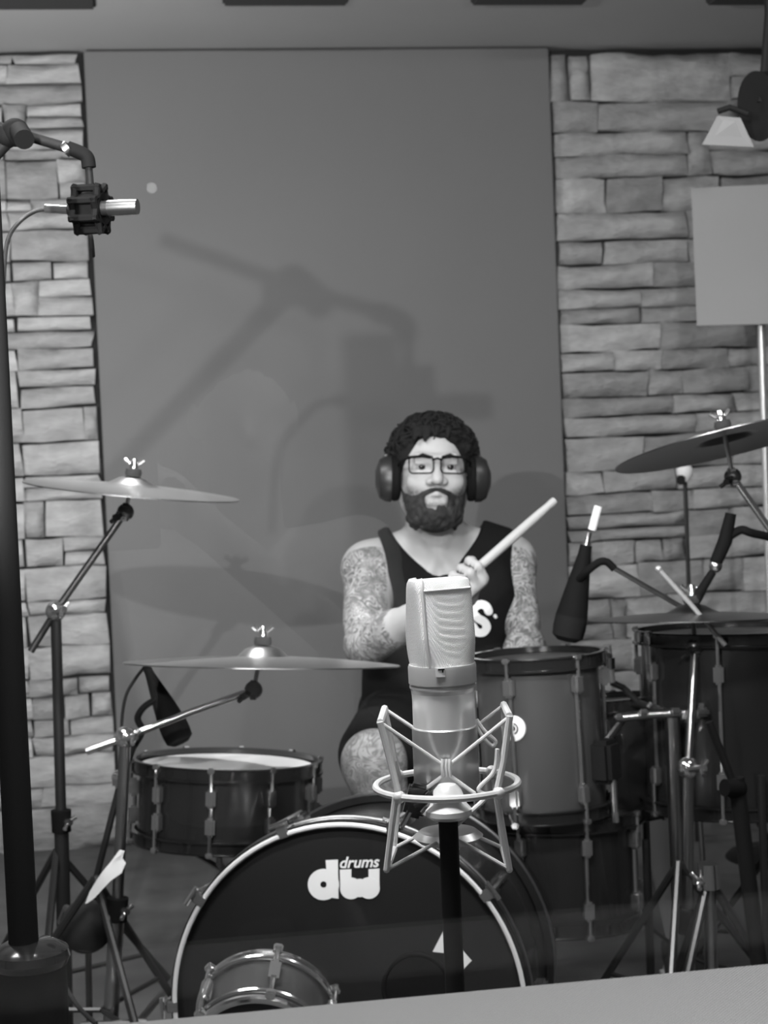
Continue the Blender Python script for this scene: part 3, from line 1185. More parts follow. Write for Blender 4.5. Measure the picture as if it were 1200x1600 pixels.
def wing(t, p, d, m='chrome'):
    d = V(d).normalized()
    o = d.orthogonal().normalized()
    obj('wing_screw', G().tube([p, p + d * .03], .006, 8).tube([p + d * .03 - o * .016, p + d * .022, p + d * .03 + o * .016], .004, 8), M[m], t)


def cymbal_stand(label, base, pole_top, boom, rod, Mc, m_pole, m_boom, a0=.3, group=None):
    """boom: list of points from the counter end to the tilter; rod goes on to the cymbal"""
    t = thing('cymbal_stand', label, 'stand', V((base[0], base[1], 0)), group)
    x, y = base
    pt = V(pole_top)
    mid = V((x, y, pt.z * .55)).lerp(V((pt.x, pt.y, pt.z * .55)), .55)
    obj('lower_tube', G().tube([V((x, y, .03)), mid], .0135, 14), m_pole, t)
    obj('upper_tube', G().tube([mid, pt], .010, 14), m_pole, t)
    obj('height_clamp', G().lathe(frame(mid, pt - mid), [(0, -.02), (.018, -.02), (.019, .02), (0, .022)], 16), M['black_plastic'], t)
    wing(t, mid, V((1, -1, 0)))
    obj('boom_tilter', G().ball(T(pt), .019).box(frame(pt, boom[-1] - boom[0]), .022, .03, .03, .004), M['chrome'], t)
    wing(t, pt + V((0, -.015, 0)), V((.8, -.6, .2)))
    obj('boom_arm', G().tube(boom, .0065, 12), m_boom, t)
    e = V(boom[-1])
    obj('cymbal_tilter', G().ball(T(e), .016).box(frame(e, Mc.to_3x3() @ V((0, 0, 1))), .02, .026, .034, .005), M['dark_metal'], t)
    wing(t, e, V((-.6, -.8, -.3)), 'black_metal')
    obj('cymbal_rod', G().tube([e, Mc @ V((0, 0, .03))], .004, 8), M['dull_chrome'], t)
    tripod(t, x, y, .42, .30, a0, 'dark_metal')
    return t


pA = at(87, 955, 3.05)
eA = at(196, 800, 3.08)
cymbal_stand('dark boom cymbal stand rising beside the left stone pier', (at(92, 1400, 3.05).x, 3.05), pA, [at(48, 1018, 3.04), pA, eA], None, MA, M['dark_metal'], M['dark_metal'], .5)
g = G().tube([at(45, 1015, 3.0), at(60, 1000, 3.0), at(75, 996, 3.0)], .008, 8)
pB = at(196, 1152, 2.84)
eB = at(396, 1078, 2.88)
cymbal_stand('chrome boom stand whose arm reaches over the white snare head', (at(150, 1400, 2.84).x, 2.84), pB, [at(135, 1174, 2.83), pB, at(300, 1112, 2.86), eB], None, MBm, M['dull_chrome'], M['chrome'], 1.05)
eC = at(1145, 745, 3.02)
pC = at(1240, 880, 3.05)
cymbal_stand('boom stand leaning in from the right under the dark tilted cymbal', (at(1235, 1400, 3.05).x + .03, 3.1), pC, [at(1262, 912, 3.06), pC, eC], None, MC, M['dull_chrome'], M['chrome'], .9)
eD = at(1085, 1000, 2.9)
cymbal_stand('straight chrome stand in front of the floor tom', (at(1062, 1400, 2.78).x, 2.78), at(1075, 1200, 2.79), [at(1072, 1215, 2.79), at(1075, 1200, 2.79), at(1086, 1010, 2.88)], None, MD, M['dull_chrome'], M['dull_chrome'], .2)

# snare stand
sx_, sy_ = sc_.x, sc_.y
t = thing('snare_stand', 'low tripod stand carrying the black snare drum', 'stand', (sx_, sy_, 0))
zb_ = (sc_ - SA * .136).z
obj('tube', G().tube([V((sx_, sy_, .05)), V((sx_, sy_, zb_ - .08))], .012, 12), M['dull_chrome'], t)
for k in range(3):
    a = .5 + k * 2.094
    e = V((sx_ + (SR + .012) * math.cos(a), sy_ + (SR + .012) * math.sin(a), zb_ - .012))
    obj('basket_arm', G().tube([V((sx_, sy_, zb_ - .08)), e, e + V((0, 0, .03))], .006, 8), M['dull_chrome'], t)
tripod(t, sx_, sy_, .28, .24, 1.0)


# ------------------------------------------------------------------ microphones on the kit
def dyn_mic(label, tip, tail, r0, r1, Yc, cable=None, silver_tail=None, name='drum_microphone'):
    """dark microphone with its head at TIP and its connector at TAIL"""
    tip, tail = V(tip), V(tail)
    t = thing(name, label, 'microphone', tip)
    ax = tail - tip
    L_ = ax.length
    Mx = frame(tip, ax)
    obj('body', G().lathe(Mx, [(r1 * .72, L_), (r1 * .8, L_ * .9), (r0 * .8, L_ * .5), (r0, L_ * .28), (r0, L_ * .27), (0, L_ * .27)], 24).lathe(Mx, [(0, L_), (r1 * .72, L_)], 24), M['black_plastic'], t)
    obj('grille', G().lathe(Mx, [(0, 0), (r0 * .6, .002), (r0 * .98, L_ * .06), (r0 * 1.04, L_ * .15), (r0 * 1.02, L_ * .27), (0, L_ * .27)], 24), M['felt_dark'], t)
    if silver_tail:
        obj('connector', G().lathe(Mx, [(0, L_), (r1 * .8, L_), (r1 * .85, L_ + .004), (r1 * .85, L_ + silver_tail), (r1 * .5, L_ + silver_tail + .004), (0, L_ + silver_tail + .004)], 20), M['knob'], t)
    if cable:
        obj('cable', G().tube(smooth_path(cable, 8), .003, 8), M['cable'], t)
    return t


tomm = dyn_mic('thick black microphone with a white plug aimed down at the grey rack tom', at(885, 1003, 2.98), at(916, 852, 2.98), px_len(25, 2.98), px_len(13, 2.98), 2.98, silver_tail=None)
Mt = frame(at(916, 852, 2.98), at(916, 852, 2.98) - at(885, 1003, 2.98))
obj('neck', G().lathe(Mt, [(.007, 0), (.005, .01), (.006, .024), (0, .024)], 16), M['dull_chrome'], tomm)
obj('plug', G().tube([at(925, 828, 2.98), at(935, 791, 2.98)], .0075, 14), M['knob'], tomm, label='bright white cable plug')
obj('clip', G().tube(smooth_path([at(905, 905, 2.965), at(917, 893, 2.94), at(935, 879, 2.93), at(948, 878, 2.93), at(960, 889, 2.93)]), [.007] * 33, 10), M['black_plastic'], tomm)
t = thing('microphone_boom', 'thin dark boom running from the rack tom microphone towards the floor tom', 'boom', at(1078, 955, 2.95))
obj('rod', G().tube([at(957, 886, 2.93), at(1078, 956, 2.96)], .0045, 10), M['dull_chrome'], t)
obj('clutch', G().ball(T(at(1076, 955, 2.96)), .014), M['black_plastic'], t)

mm = dyn_mic('slim black jointed microphone pointing down near the right stone pier', at(1082, 944, 2.9), at(1114, 893, 2.9), px_len(9, 2.9), px_len(8, 2.9), 2.9)
obj('joint', G().ball(T(at(1118, 884, 2.9)), .012), M['dull_chrome'], mm)
obj('handle', G().tube([at(1118, 880, 2.9), at(1133, 845, 2.9), at(1142, 802, 2.9)], [.011, .0125, .0095], 14), M['black_plastic'], mm)
obj('clip', G().tube(smooth_path([at(1140, 838, 2.9), at(1158, 828, 2.9), at(1175, 833, 2.9), at(1215, 845, 2.94), at(1240, 880, 3.04)]), .0075, 10), M['black_plastic'], mm)
t = thing('thin_boom', 'thin pale rod slanting down across the low flat cymbal', 'boom', at(1132, 1008, 2.82))
obj('rod', G().tube([at(1028, 888, 2.82), at(1080, 945, 2.82), at(1133, 1008, 2.82)], .0042, 10), M['nickel_dark'], t)
obj('end_cap', G().ball(T(at(1029, 889, 2.82)), .006), M['nickel_dark'], t)

snm = dyn_mic('black microphone slanting down at the white snare head', at(284, 1163, 2.97), at(228, 1040, 2.97), px_len(22, 2.97), px_len(9, 2.97), 2.97,
              cable=[at(228, 1040, 2.97), at(212, 1060, 2.98), at(196, 1090, 2.98), at(190, 1140, 2.98), at(196, 1200, 2.98)])
obj('clip', G().tube(smooth_path([at(246, 1092, 2.96), at(226, 1104, 2.95), at(215, 1122, 2.95), at(222, 1142, 2.95), at(210, 1165, 2.95)]), .006, 8), M['black_plastic'], snm)

q0 = at(137, 1425, 2.95)
t = thing('microphone_stand', 'low dark rod stand holding the black snare microphone', 'stand', V((q0.x, 2.95, 0)))
obj('rod', G().tube([at(211, 1162, 2.95), at(190, 1215, 2.95), q0, V((q0.x - .01, 2.95, .02))], .006, 10), M['dark_metal'], t)
obj('clutch', G().box(T(at(188, 1217, 2.94)), .026, .03, .03, .005).tube([at(176, 1212, 2.93), at(200, 1222, 2.93)], .006, 10), M['chrome'], t)
obj('base', G().lathe(T((q0.x - .01, 2.95, 0)), [(0, .025), (.03, .025), (.085, .012), (.09, 0), (0, 0)], 28), M['black_metal'], t)

# ------------------------------------------------------------------ overhead microphone and its tall stand on the left
YO = 2.0
t = thing('boom_stand', 'heavy black boom stand column holding up the spiky overhead microphone', 'stand', V((at(46, 1560, 1.72).x, 1.72, 0)))
xb = at(28, 1300, 1.72).x
zc = at(40, 1490, 1.72).z
obj('column', G().tube([V((xb, 1.72, zc)), V((xb, 1.72, 1.50))], px_len(23.5, 1.72), 24), M['black_metal'], t)
obj('collar', G().lathe(T((xb + .006, 1.72, zc)), [(0, .014), (.026, .012), (.040, .004), (.042, -.004), (.038, -.012), (0, -.012)], 32), M['black_gloss'], t)
obj('lower_tube', G().tube([V((xb + .006, 1.72, .03)), V((xb + .006, 1.72, zc - .008))], .037, 28), M['black_metal'], t)
obj('base', G().lathe(T((xb + .006, 1.72, 0)), [(0, .04), (.06, .04), (.20, .02), (.22, 0), (0, 0)], 40), M['black_metal'], t)
kn = at(24, 207, YO)
obj('boom', G().tube([kn + V((-.10, 0, .040)), kn, at(108, 232, YO)], .0062, 12), M['black_metal'], t)
obj('clutch', G().ball(T(kn), .017).ball(T(at(10, 214, YO)), .014).tube([at(30, 205, YO - .01), at(38, 218, YO - .035)], .012, 16), M['black_plastic'], t)
obj('strut', G().tube([kn, kn + V((-.17, 0, -.165)), V((xb - .10, 1.85, .95)), V((xb, 1.72, .80))], .0085, 12), M['black_metal'], t)
obj('elbow', G().tube(smooth_path([at(106, 231, YO), at(124, 238, YO), at(136, 246, YO), at(139, 262, YO)]), .0085, 12), M['black_plastic'], t)
obj('elbow_ring', G().tube([at(100, 236, YO), at(108, 230, YO)], .0095, 12), M['dull_chrome'], t)
obj('drop_rod', G().tube([at(138, 255, YO), at(142, 300, YO)], .0045, 10), M['black_metal'], t)

t = thing('overhead_microphone', 'slim overhead microphone in a spiky black cradle before the left stone pier', 'microphone', at(142, 327, YO))
mo = at(142, 327, YO)
d_ax = (at(215, 323, YO - .02) - at(108, 328, YO)).normalized()
obj('barrel', G().tube([at(108, 328, YO), at(213, 323, YO - .02)], [.0088] * 2, 18), M['dark_metal'], t)
obj('capsule', G().tube([at(170, 325, YO - .012), at(190, 324, YO - .016), at(215, 323, YO - .02)], [.0095, .0098, .0092], 18), M['dull_chrome'], t)
sm = G()
Mo = frame(mo, d_ax)
for zz in (-.014, .014):
    n_ = 16
    pts = []
    for k in range(n_):
        a = 2 * math.pi * k / n_
        r_ = .029 if k % 2 else .020
        pts.append(Mo @ V((r_ * math.cos(a), r_ * math.sin(a), zz)))
    sm.tube(pts, .0045, 6, closed=True)
sm.lathe(Mo, [(.011, -.016), (.019, -.018), (.022, 0), (.019, .018), (.011, .016), (.011, -.016)], 20)
for k in range(8):
    a = 2 * math.pi * (k + .5) / 8
    r_ = .027
    sm.tube([Mo @ V((r_ * math.cos(a), r_ * math.sin(a), -.018)), Mo @ V((r_ * math.cos(a), r_ * math.sin(a), .018))], .0045, 6)
obj('cradle', sm, M['black_plastic'], t, label='spiky black suspension cradle')
obj('connector', G().tube([at(72, 326, YO + .01), at(108, 328, YO)], .0055, 14), M['chrome'], t)
obj('cable', G().tube(smooth_path([at(76, 326, YO + .01), at(55, 330, YO + .01), at(32, 345, YO), at(15, 368, YO), at(8, 400, YO), at(5, 460, YO)]), .0026, 8), M['cable'], t)
obj('hanging_lead', G().tube(smooth_path([at(136, 355, YO), at(143, 372, YO), at(146, 400, YO + .05)]), .0022, 8), M['cable'], t)

# ------------------------------------------------------------------ things before the right stone pier
YP = 4.35
a, b, c, d = at(1080, 294, YP), at(1245, 286, YP - .06), at(1250, 505, YP - .06), at(1089, 509, YP)
nrm = (b - a).cross(d - a).normalized()
t = thing('screen_panel', 'plain pale grey rectangular panel standing before the right stone pier', 'panel', d)
obj('board', G().prism([a, b, c, d], nrm * .02 if nrm.y > 0 else -nrm * .02), M['screen'], t)
obj('pole', G().tube([at(1188, 470, YP + .05), V((at(1191, 560, YP + .05).x, YP + .05, .03))], .010, 12), M['nickel_dark'], t)
obj('foot', G().lathe(T((at(1191, 560, YP + .05).x, YP + .05, 0)), [(0, .03), (.03, .028), (.13, .01), (.14, 0), (0, 0)], 28), M['black_metal'], t)

YL = 3.2
t = thing('stage_lamp_head', 'black lamp with a pale flap at the upper right edge', 'lamp', at(1175, 165, YL))
hs = frame(at(1192, 165, YL), V((-.9, -.35, -.15)))
obj('housing', G().lathe(hs, [(0, -.10), (.055, -.10), (.062, -.08), (.062, .0), (.066, .012), (.058, .012), (0, .004)], 32).box(hs @ T((0, 0, -.11)), .05, .05, .04, .01), M['black_metal'], t)
obj('yoke', G().tube([at(1168, 178, YL), at(1140, 168, YL), at(1122, 174, YL)], .006, 10).tube([at(1190, 160, YL), at(1196, 100, YL), at(1202, 20, YL), V((at(1204, 20, YL).x, YL, CEIL_Z))], .009, 10), M['black_metal'], t)
obj('flap', G().prism([at(1121, 181, YL - .03), at(1157, 184, YL - .03), at(1178, 230, YL - .02), at(1097, 226, YL - .05)], V((0, .004, 0))), M['side'], t, label='pale metal flap')

t = thing('slim_stand', 'slim upright stand with a pale cap before the right stone pier', 'stand', V((at(1073, 800, 4.4).x, 4.4, 0)))
tp = at(1070, 741, 4.4)
obj('tube', G().tube([V((tp.x, 4.4, .05)), tp], .006, 10), M['dark_metal'], t)
obj('cap', G().lathe(frame(tp, (0, 0, 1)), [(0, .026), (.015, .025), (.023, .012), (.022, 0), (.008, -.02), (0, -.02)], 20), M['knob'], t, label='pale rounded cap')
obj('side_clamp', G().box(T(at(1064, 750, 4.38)), .02, .02, .025, .004), M['black_metal'], t)
tripod(t, tp.x, 4.4, .35, .24, .4, 'dark_metal')

# stands at the lower right
t = thing('hihat_stand', 'chrome tripod stand with braced legs below the floor tom', 'stand', V((at(1108, 1400, 2.66).x, 2.66, 0)))
x_, y_ = at(1108, 1400, 2.66).x, 2.66
obj('tube', G().tube([V((x_, y_, .04)), V((x_, y_, at(1108, 1362, 2.66).z))], .011, 12), M['dull_chrome'], t)
obj('hub', G().lathe(T((x_, y_, at(1108, 1368, 2.66).z)), [(0, .02), (.017, .02), (.019, -.02), (0, -.02)], 16), M['chrome'], t)
tripod(t, x_, y_, at(1108, 1372, 2.66).z, .24, -.15, 'dark_metal')
wing(t, V((x_, y_, at(1108, 1375, 2.66).z)), V((-.8, -.5, .1)))

t = thing('boom_stand', 'dark boom stand leaning across the gap beside the floor tom', 'stand', V((at(1170, 1450, 2.6).x, 2.6, 0)))
obj('lower_tube', G().tube([at(1150, 1215, 2.62), V((at(1178, 1430, 2.6).x + .03, 2.6, .02))], .013, 12), M['black_metal'], t)
obj('boom', G().tube([at(1108, 1128, 2.62), at(1150, 1235, 2.62)], .0065, 10), M['black_metal'], t)
obj('clutch', G().tube([at(1132, 1231, 2.60), at(1150, 1231, 2.61)], .014, 14).ball(T(at(1150, 1232, 2.62)), .018), M['black_plastic'], t)
tripod(t, at(1178, 1430, 2.6).x + .03, 2.6, .30, .26, .8, 'black_metal')

# chrome clamp holding the tom group to its stand
t = thing('tom_clamp', 'bright chrome multi clamp between the toms and the floor tom', 'clamp', at(1060, 1115, 2.86))
obj('bar', G().tube([at(965, 1122, 2.86), at(1020, 1116, 2.86), at(1105, 1112, 2.86)], .0075, 12), M['dull_chrome'], t)
for (px, py, s) in ((1078, 1120, .024), (1096, 1113, .02), (1055, 1112, .016), (1005, 1113, .014), (966, 1120, .012)):
    obj('jaw', G().box(frame(at(px, py, 2.85), V((.1, -1, .25))), s * 1.25, s * .8, s, s * .22), M['chrome'], t)
obj('pin', G().tube([at(1096, 1098, 2.85), at(1096, 1108, 2.85)], .006, 10).tube([at(1012, 1105, 2.85), at(1018, 1098, 2.85)], .004, 8), M['chrome'], t)
obj('post', G().tube([at(1050, 1120, 2.87), V((at(1058, 1300, 2.87).x, 2.87, .02))], .013, 14), M['dull_chrome'], t)
obj('tom_arm', G().tube([at(1020, 1116, 2.86), at(975, 1122, 2.90), at(925, 1185, 2.88)], .007, 10), M['dark_metal'], t)
obj('tom_arm', G().tube([at(1040, 1112, 2.87), at(1000, 1100, 2.98), at(975, 1098, 3.05)], .007, 10), M['dark_metal'], t)
obj('tom_rod_arm', G().tube([at(1000, 1100, 2.98), at(975, 1075, 3.02), at(955, 1066, 3.02)], .006, 10), M['dark_metal'], t)

t = thing('tom_post', 'short pale upright rod between rack tom and floor tom rims', 'rod', at(953, 1065, 3.02))
obj('rod', G().tube([at(948, 1008, 3.02), at(955, 1066, 3.02)], .008, 12), M['nickel_dark'], t)
obj('collar', G().lathe(frame(at(951, 1036, 3.02), (0, 0, 1)), [(0, .012), (.012, .01), (.012, -.01), (0, -.012)], 14), M['chrome'], t)

# small chrome-rimmed drum speaker in front of the bass drum
kp = at(413, 1600, 2.33)
KA = img_axis(413, 1610, 0, .0)
kax = (V((-.06, -1, 0)).normalized() * math.cos(20 * D2R) - V((0, 0, 1)) * math.sin(20 * D2R) * .9).normalized()
kr = px_len(112, 2.33)
t = thing('kick_speaker_drum', 'small chrome rimmed drum lying on its side before the bass drum', 'drum', V((kp.x, kp.y, kp.z - kr)))
KM = frame(at(412, 1612, 2.36), kax)
kd = .105
obj('shell', G().lathe(KM, [(kr - .006, -kd / 2), (kr - .006, kd / 2), (kr - .012, kd / 2), (kr - .012, -kd / 2), (kr - .006, -kd / 2)], 64), M['tom_shell'], t)
obj('head', G().lathe(KM, [(0, kd / 2 - .004), (kr - .012, kd / 2 - .004)], 48), M['baffle'], t, label='dark mesh front')
obj('head', G().lathe(KM, [(0, -kd / 2 + .004), (kr - .012, -kd / 2 + .004)], 48), M['baffle'], t)
for s in (1, -1):
    obj('hoop', G().torus(KM @ T((0, 0, s * kd / 2)), kr - .004, .0065, 72, 10).torus(KM @ T((0, 0, s * (kd / 2 - .014))), kr, .004, 72, 8), M['chrome'], t)
first = None
for k in range(6):
    Ml = KM @ Matrix.Rotation((18 + 60 * k) * D2R, 4, 'Z')
    if first is None:
        first = obj('lug', G().box(T((kr + .005, 0, 0)), .016, .016, .045, .004).tube([V((kr + .008, 0, -kd / 2)), V((kr + .008, 0, kd / 2))], .0035, 8).box(T((kr + .006, 0, kd / 2)), .014, .014, .01, .002).box(T((kr + .006, 0, -kd / 2)), .014, .014, .01, .002), M['chrome'], t, Mx=Ml)
    else:
        dup_part(first, Ml)
for sx in (-1, 1):
    obj('leg', G().tube([KM @ V((sx * kr * .75, 0, 0)) - V((0, 0, kr * .55)), V((kp.x + sx * .13, 2.36, .012))], .008, 10), M['dull_chrome'], t)

# bright streak of unknown make by the left stand leg, drawn as a white strip, black knob, floor pieces
t = thing('white_streak', 'jagged bright white streak beside the snare stand', 'cloth', at(165, 1372, 2.82))
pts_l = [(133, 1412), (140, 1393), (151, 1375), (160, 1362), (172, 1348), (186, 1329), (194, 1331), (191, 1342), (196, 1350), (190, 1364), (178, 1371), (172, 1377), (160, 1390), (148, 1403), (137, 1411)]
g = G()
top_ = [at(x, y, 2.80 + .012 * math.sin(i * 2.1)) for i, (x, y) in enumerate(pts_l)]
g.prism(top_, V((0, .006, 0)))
obj('streak_sheet', g, M['streak_white'], t)

t = thing('round_pad', 'round black rubber pad low beside the left cymbal stands', 'pad', at(135, 1448, 2.9))
PM = frame(at(135, 1448, 2.9), V((.25, -1, .1)))
obj('body', G().lathe(PM, [(0, .03), (.03, .028), (.044, .018), (.046, 0), (.042, -.04), (0, -.045)], 28), M['rubber'], t)
obj('bracket', G().tube([at(120, 1432, 2.9), at(104, 1420, 2.92), at(96, 1440, 2.95)], .008, 8), M['dull_chrome'], t)

t = thing('hihat_pedal', 'chrome pedal on the floor left of the bass drum', 'pedal', V((at(185, 1560, 2.78).x, 2.75, 0)))
p0 = at(185, 1560, 2.78)
obj('base_plate', G().box(T((p0.x, 2.85, .012)), .10, .26, .012, .003), M['dull_chrome'], t)
obj('foot_board', G().box(T((p0.x, 2.88, .07)) @ Matrix.Rotation(-.28, 4, 'X'), .085, .24, .012, .004), M['dark_metal'], t)
obj('upright', G().tube([V((p0.x - .055, 2.73, .01)), V((p0.x - .055, 2.73, .2))], .008, 10).tube([V((p0.x + .055, 2.73, .01)), V((p0.x + .055, 2.73, .2))], .008, 10).tube([V((p0.x - .055, 2.73, .2)), V((p0.x + .055, 2.73, .2))], .008, 10), M['chrome'], t)
obj('spring', G().tube([V((p0.x + .055 + .012 * math.cos(k * .9), 2.72 + .012 * math.sin(k * .9), .06 + k * .003)) for k in range(36)], .002, 6), M['chrome'], t)

# cables on the floor
for i, (pts, lab) in enumerate(((((70, 1470, 2.7), (90, 1520, 2.65), (120, 1570, 2.6), (150, 1600, 2.55)), 'black cable looping down beside the heavy boom column'),
                                (((900, 1330, 3.4), (960, 1400, 3.3), (1030, 1460, 3.2), (1090, 1500, 3.1), (1150, 1515, 3.1)), 'black cable trailing across the floor behind the floor tom'))):
    tag(obj('cable', G().tube(smooth_path([at(*p) for p in pts]), .004, 8), M['cable'], origin=at(*pts[0])), lab, 'cable')

# ------------------------------------------------------------------ the drummer
def smin(a, b, k):
    h_ = np.clip(.5 + .5 * (b - a) / k, 0, 1)
    return b + (a - b) * h_ - k * h_ * (1 - h_)


class Field:
    def __init__(self, xs, ys, zs):
        self.xs, self.ys, self.zs = (np.asarray(q, dtype=np.float32) for q in (xs, ys, zs))
        self.D = np.full((len(xs), len(ys), len(zs)), .5, dtype=np.float32)

    def _sl(self, lo, hi):
        s = []
        for q, l, h_ in zip((self.xs, self.ys, self.zs), lo, hi):
            i0, i1 = int(np.searchsorted(q, l)), int(np.searchsorted(q, h_))
            s.append(slice(max(0, i0 - 1), min(len(q), i1 + 1)))
        return tuple(s)

    def _grid(self, s):
        return (self.xs[s[0]][:, None, None], self.ys[s[1]][None, :, None], self.zs[s[2]][None, None, :])

    def put(self, fn, lo, hi, k=.02, mode='add'):
        s = self._sl(lo, hi)
        X, Y, Z = self._grid(s)
        d_ = fn(X, Y, Z).astype(np.float32)
        A = self.D[s]
        if mode == 'add':
            self.D[s] = smin(A, d_, k)
        else:
            self.D[s] = -smin(-A, d_, k)

    def cap(self, a, b, ra, rb, k=.02, mode='add'):
        a, b = np.array(a), np.array(b)
        ab = b - a
        L2 = max(float(ab @ ab), 1e-9)
        m_ = max(ra, rb) + k + .03

        def fn(X, Y, Z):
            tq = np.clip(((X - a[0]) * ab[0] + (Y - a[1]) * ab[1] + (Z - a[2]) * ab[2]) / L2, 0, 1)
            return np.sqrt((X - a[0] - ab[0] * tq) ** 2 + (Y - a[1] - ab[1] * tq) ** 2 + (Z - a[2] - ab[2] * tq) ** 2) - (ra + (rb - ra) * tq)
        self.put(fn, np.minimum(a, b) - m_, np.maximum(a, b) + m_, k, mode)

    def ell(self, c, r, k=.02, mode='add', rot=None):
        c = np.array(c)
        r = np.array(r)
        Rm = np.array(rot) if rot is not None else np.eye(3)
        m_ = float(r.max()) + k + .03

        def fn(X, Y, Z):
            x, y, z = X - c[0], Y - c[1], Z - c[2]
            p = [x * Rm[0, i] + y * Rm[1, i] + z * Rm[2, i] for i in range(3)]
            k0 = np.sqrt((p[0] / r[0]) ** 2 + (p[1] / r[1]) ** 2 + (p[2] / r[2]) ** 2)
            k1 = np.sqrt((p[0] / r[0] ** 2) ** 2 + (p[1] / r[1] ** 2) ** 2 + (p[2] / r[2] ** 2) ** 2) + 1e-6
            return k0 * (k0 - 1) / k1
        self.put(fn, c - m_, c + m_, k, mode)

    def mesh(self):
        D = self.D
        ins = D < 0
        nx, ny, nz = (q - 1 for q in D.shape)
        cnt = np.zeros((nx, ny, nz), dtype=np.int8)
        for i in (0, 1):
            for j in (0, 1):
                for k in (0, 1):
                    cnt += ins[i:nx + i, j:ny + j, k:nz + k]
        act = np.argwhere((cnt > 0) & (cnt < 8))
        acc = np.zeros((len(act), 3))
        num = np.zeros(len(act))
        X, Y, Z = self.xs, self.ys, self.zs
        corners = [(i, j, k) for i in (0, 1) for j in (0, 1) for k in (0, 1)]
        for c0 in corners:
            for ax in range(3):
                if c0[ax]:
                    continue
                c1 = list(c0)
                c1[ax] = 1
                I0 = act + np.array(c0)
                I1 = act + np.array(c1)
                d0 = D[I0[:, 0], I0[:, 1], I0[:, 2]].astype(np.float64)
                d1 = D[I1[:, 0], I1[:, 1], I1[:, 2]].astype(np.float64)
                mk = (d0 < 0) != (d1 < 0)
                tq = np.where(mk, d0 / np.where(mk, d0 - d1, 1), 0)
                P0 = np.stack([X[I0[:, 0]], Y[I0[:, 1]], Z[I0[:, 2]]], 1)
                P1 = np.stack([X[I1[:, 0]], Y[I1[:, 1]], Z[I1[:, 2]]], 1)
                acc += np.where(mk[:, None], P0 + (P1 - P0) * tq[:, None], 0)
                num += mk
        verts = acc / num[:, None]
        idx = np.full((nx, ny, nz), -1, dtype=np.int32)
        idx[act[:, 0], act[:, 1], act[:, 2]] = np.arange(len(act))
        quads = []
        for ax in range(3):
            sl0 = [slice(None)] * 3
            sl1 = [slice(None)] * 3
            sl0[ax] = slice(0, -1)
            sl1[ax] = slice(1, None)
            ch = np.argwhere(ins[tuple(sl0)] != ins[tuple(sl1)])
            o1, o2 = [q for q in range(3) if q != ax]
            ok = (ch[:, o1] > 0) & (ch[:, o2] > 0) & (ch[:, o1] < D.shape[o1] - 1) & (ch[:, o2] < D.shape[o2] - 1)
            ch = ch[ok]

            def cell(d1, d2):
                c_ = ch.copy()
                c_[:, o1] -= d1
                c_[:, o2] -= d2
                return idx[c_[:, 0], c_[:, 1], c_[:, 2]]
            q = np.stack([cell(1, 1), cell(0, 1), cell(0, 0), cell(1, 0)], 1)
            flip = ins[tuple(sl0)][ch[:, 0], ch[:, 1], ch[:, 2]]
            if ax == 1:
                flip = ~flip
            q[~flip] = q[~flip][:, ::-1]
            quads.append(q)
        return verts, np.concatenate(quads)


def field_obj(name, fl, m, parent, attr=None, smooth=2, fac=.5):
    vs, qs = fl.mesh()
    Mw = WORLD[parent.name] if parent is not None else Matrix()
    off = np.array(Mw.translation)
    me = bpy.data.meshes.new(name)
    me.from_pydata([tuple(v) for v in (vs - off)], [], [tuple(int(i) for i in q) for q in qs])
    me.validate()
    me.materials.append(m)
    me.polygons.foreach_set('use_smooth', [True] * len(me.polygons))
    if attr is not None and len(me.vertices) == len(vs):
        a_ = me.attributes.new('ink_tone', 'FLOAT', 'POINT')
        a_.data.foreach_set('value', attr(vs).astype(np.float32))
    o = bpy.data.objects.new(name, me)
    COL.objects.link(o)
    if smooth:
        sm_ = o.modifiers.new('smooth', 'SMOOTH')
        sm_.iterations = smooth
        sm_.factor = fac
    if parent is not None:
        o.parent = parent
    WORLD[o.name] = Mw.copy()
    return o


def var_axis(lo, hi, f0, f1, coarse, fine):
    out = list(np.arange(lo, f0, coarse)) + list(np.arange(f0, f1, fine)) + list(np.arange(f1, hi + coarse, coarse))
    return np.array(out)


# head frame: x to the picture's right, y out of the face, z up
HC = at(677, 742, 3.50)
h_up = (R3 @ V((.00, 1, -.09))).normalized()
h_f = (R3 @ V((.05, .06, 1)))
h_f = (h_f - h_up * h_f.dot(h_up)).normalized()
h_r = -h_up.cross(h_f).normalized()
HM = np.array([[h_r.x, h_f.x, h_up.x], [h_r.y, h_f.y, h_up.y], [h_r.z, h_f.z, h_up.z]])
HS = .95


def hp(x, y, z):
    return V(HC) + (h_r * x + h_f * y + h_up * z) * HS


def he(fl, c, r, k=.02, mode='add'):
    fl.ell(hp(*c), np.array(r) * HS, k, mode, HM)


def hc(fl, a, b, ra, rb, k=.015, mode='add'):
    fl.cap(hp(*a), hp(*b), ra * HS, rb * HS, k, mode)


neck = at(684, 862, 3.57)
shR, shL = at(578, 892, 3.56), at(800, 882, 3.60)       # his right shoulder is on the picture's left
elR, elL = at(570, 1008, 3.36), at(822, 1012, 3.46)
wrR, haR = at(672, 950, 3.17), at(708, 926, 3.13)
wrL, haL = at(790, 1075, 3.36), at(775, 1095, 3.31)
chest = at(690, 962, 3.60)
belly = at(690, 1060, 3.58)
pelv = V((at(695, 1150, 3.64).x, 3.64, .56))
hipR, hipL = pelv + V((-.09, -.02, -.02)), pelv + V((.09, -.02, -.02))
knR = at(584, 1192, 3.12)
knL = V((.53, 3.43, .52))
anR, anL = V((.035, 3.10, .10)), V((.58, 3.40, .10))

person = thing('person', 'bearded man in glasses and black tank top drumming behind the kit', 'person', V((pelv.x, pelv.y, 0)))


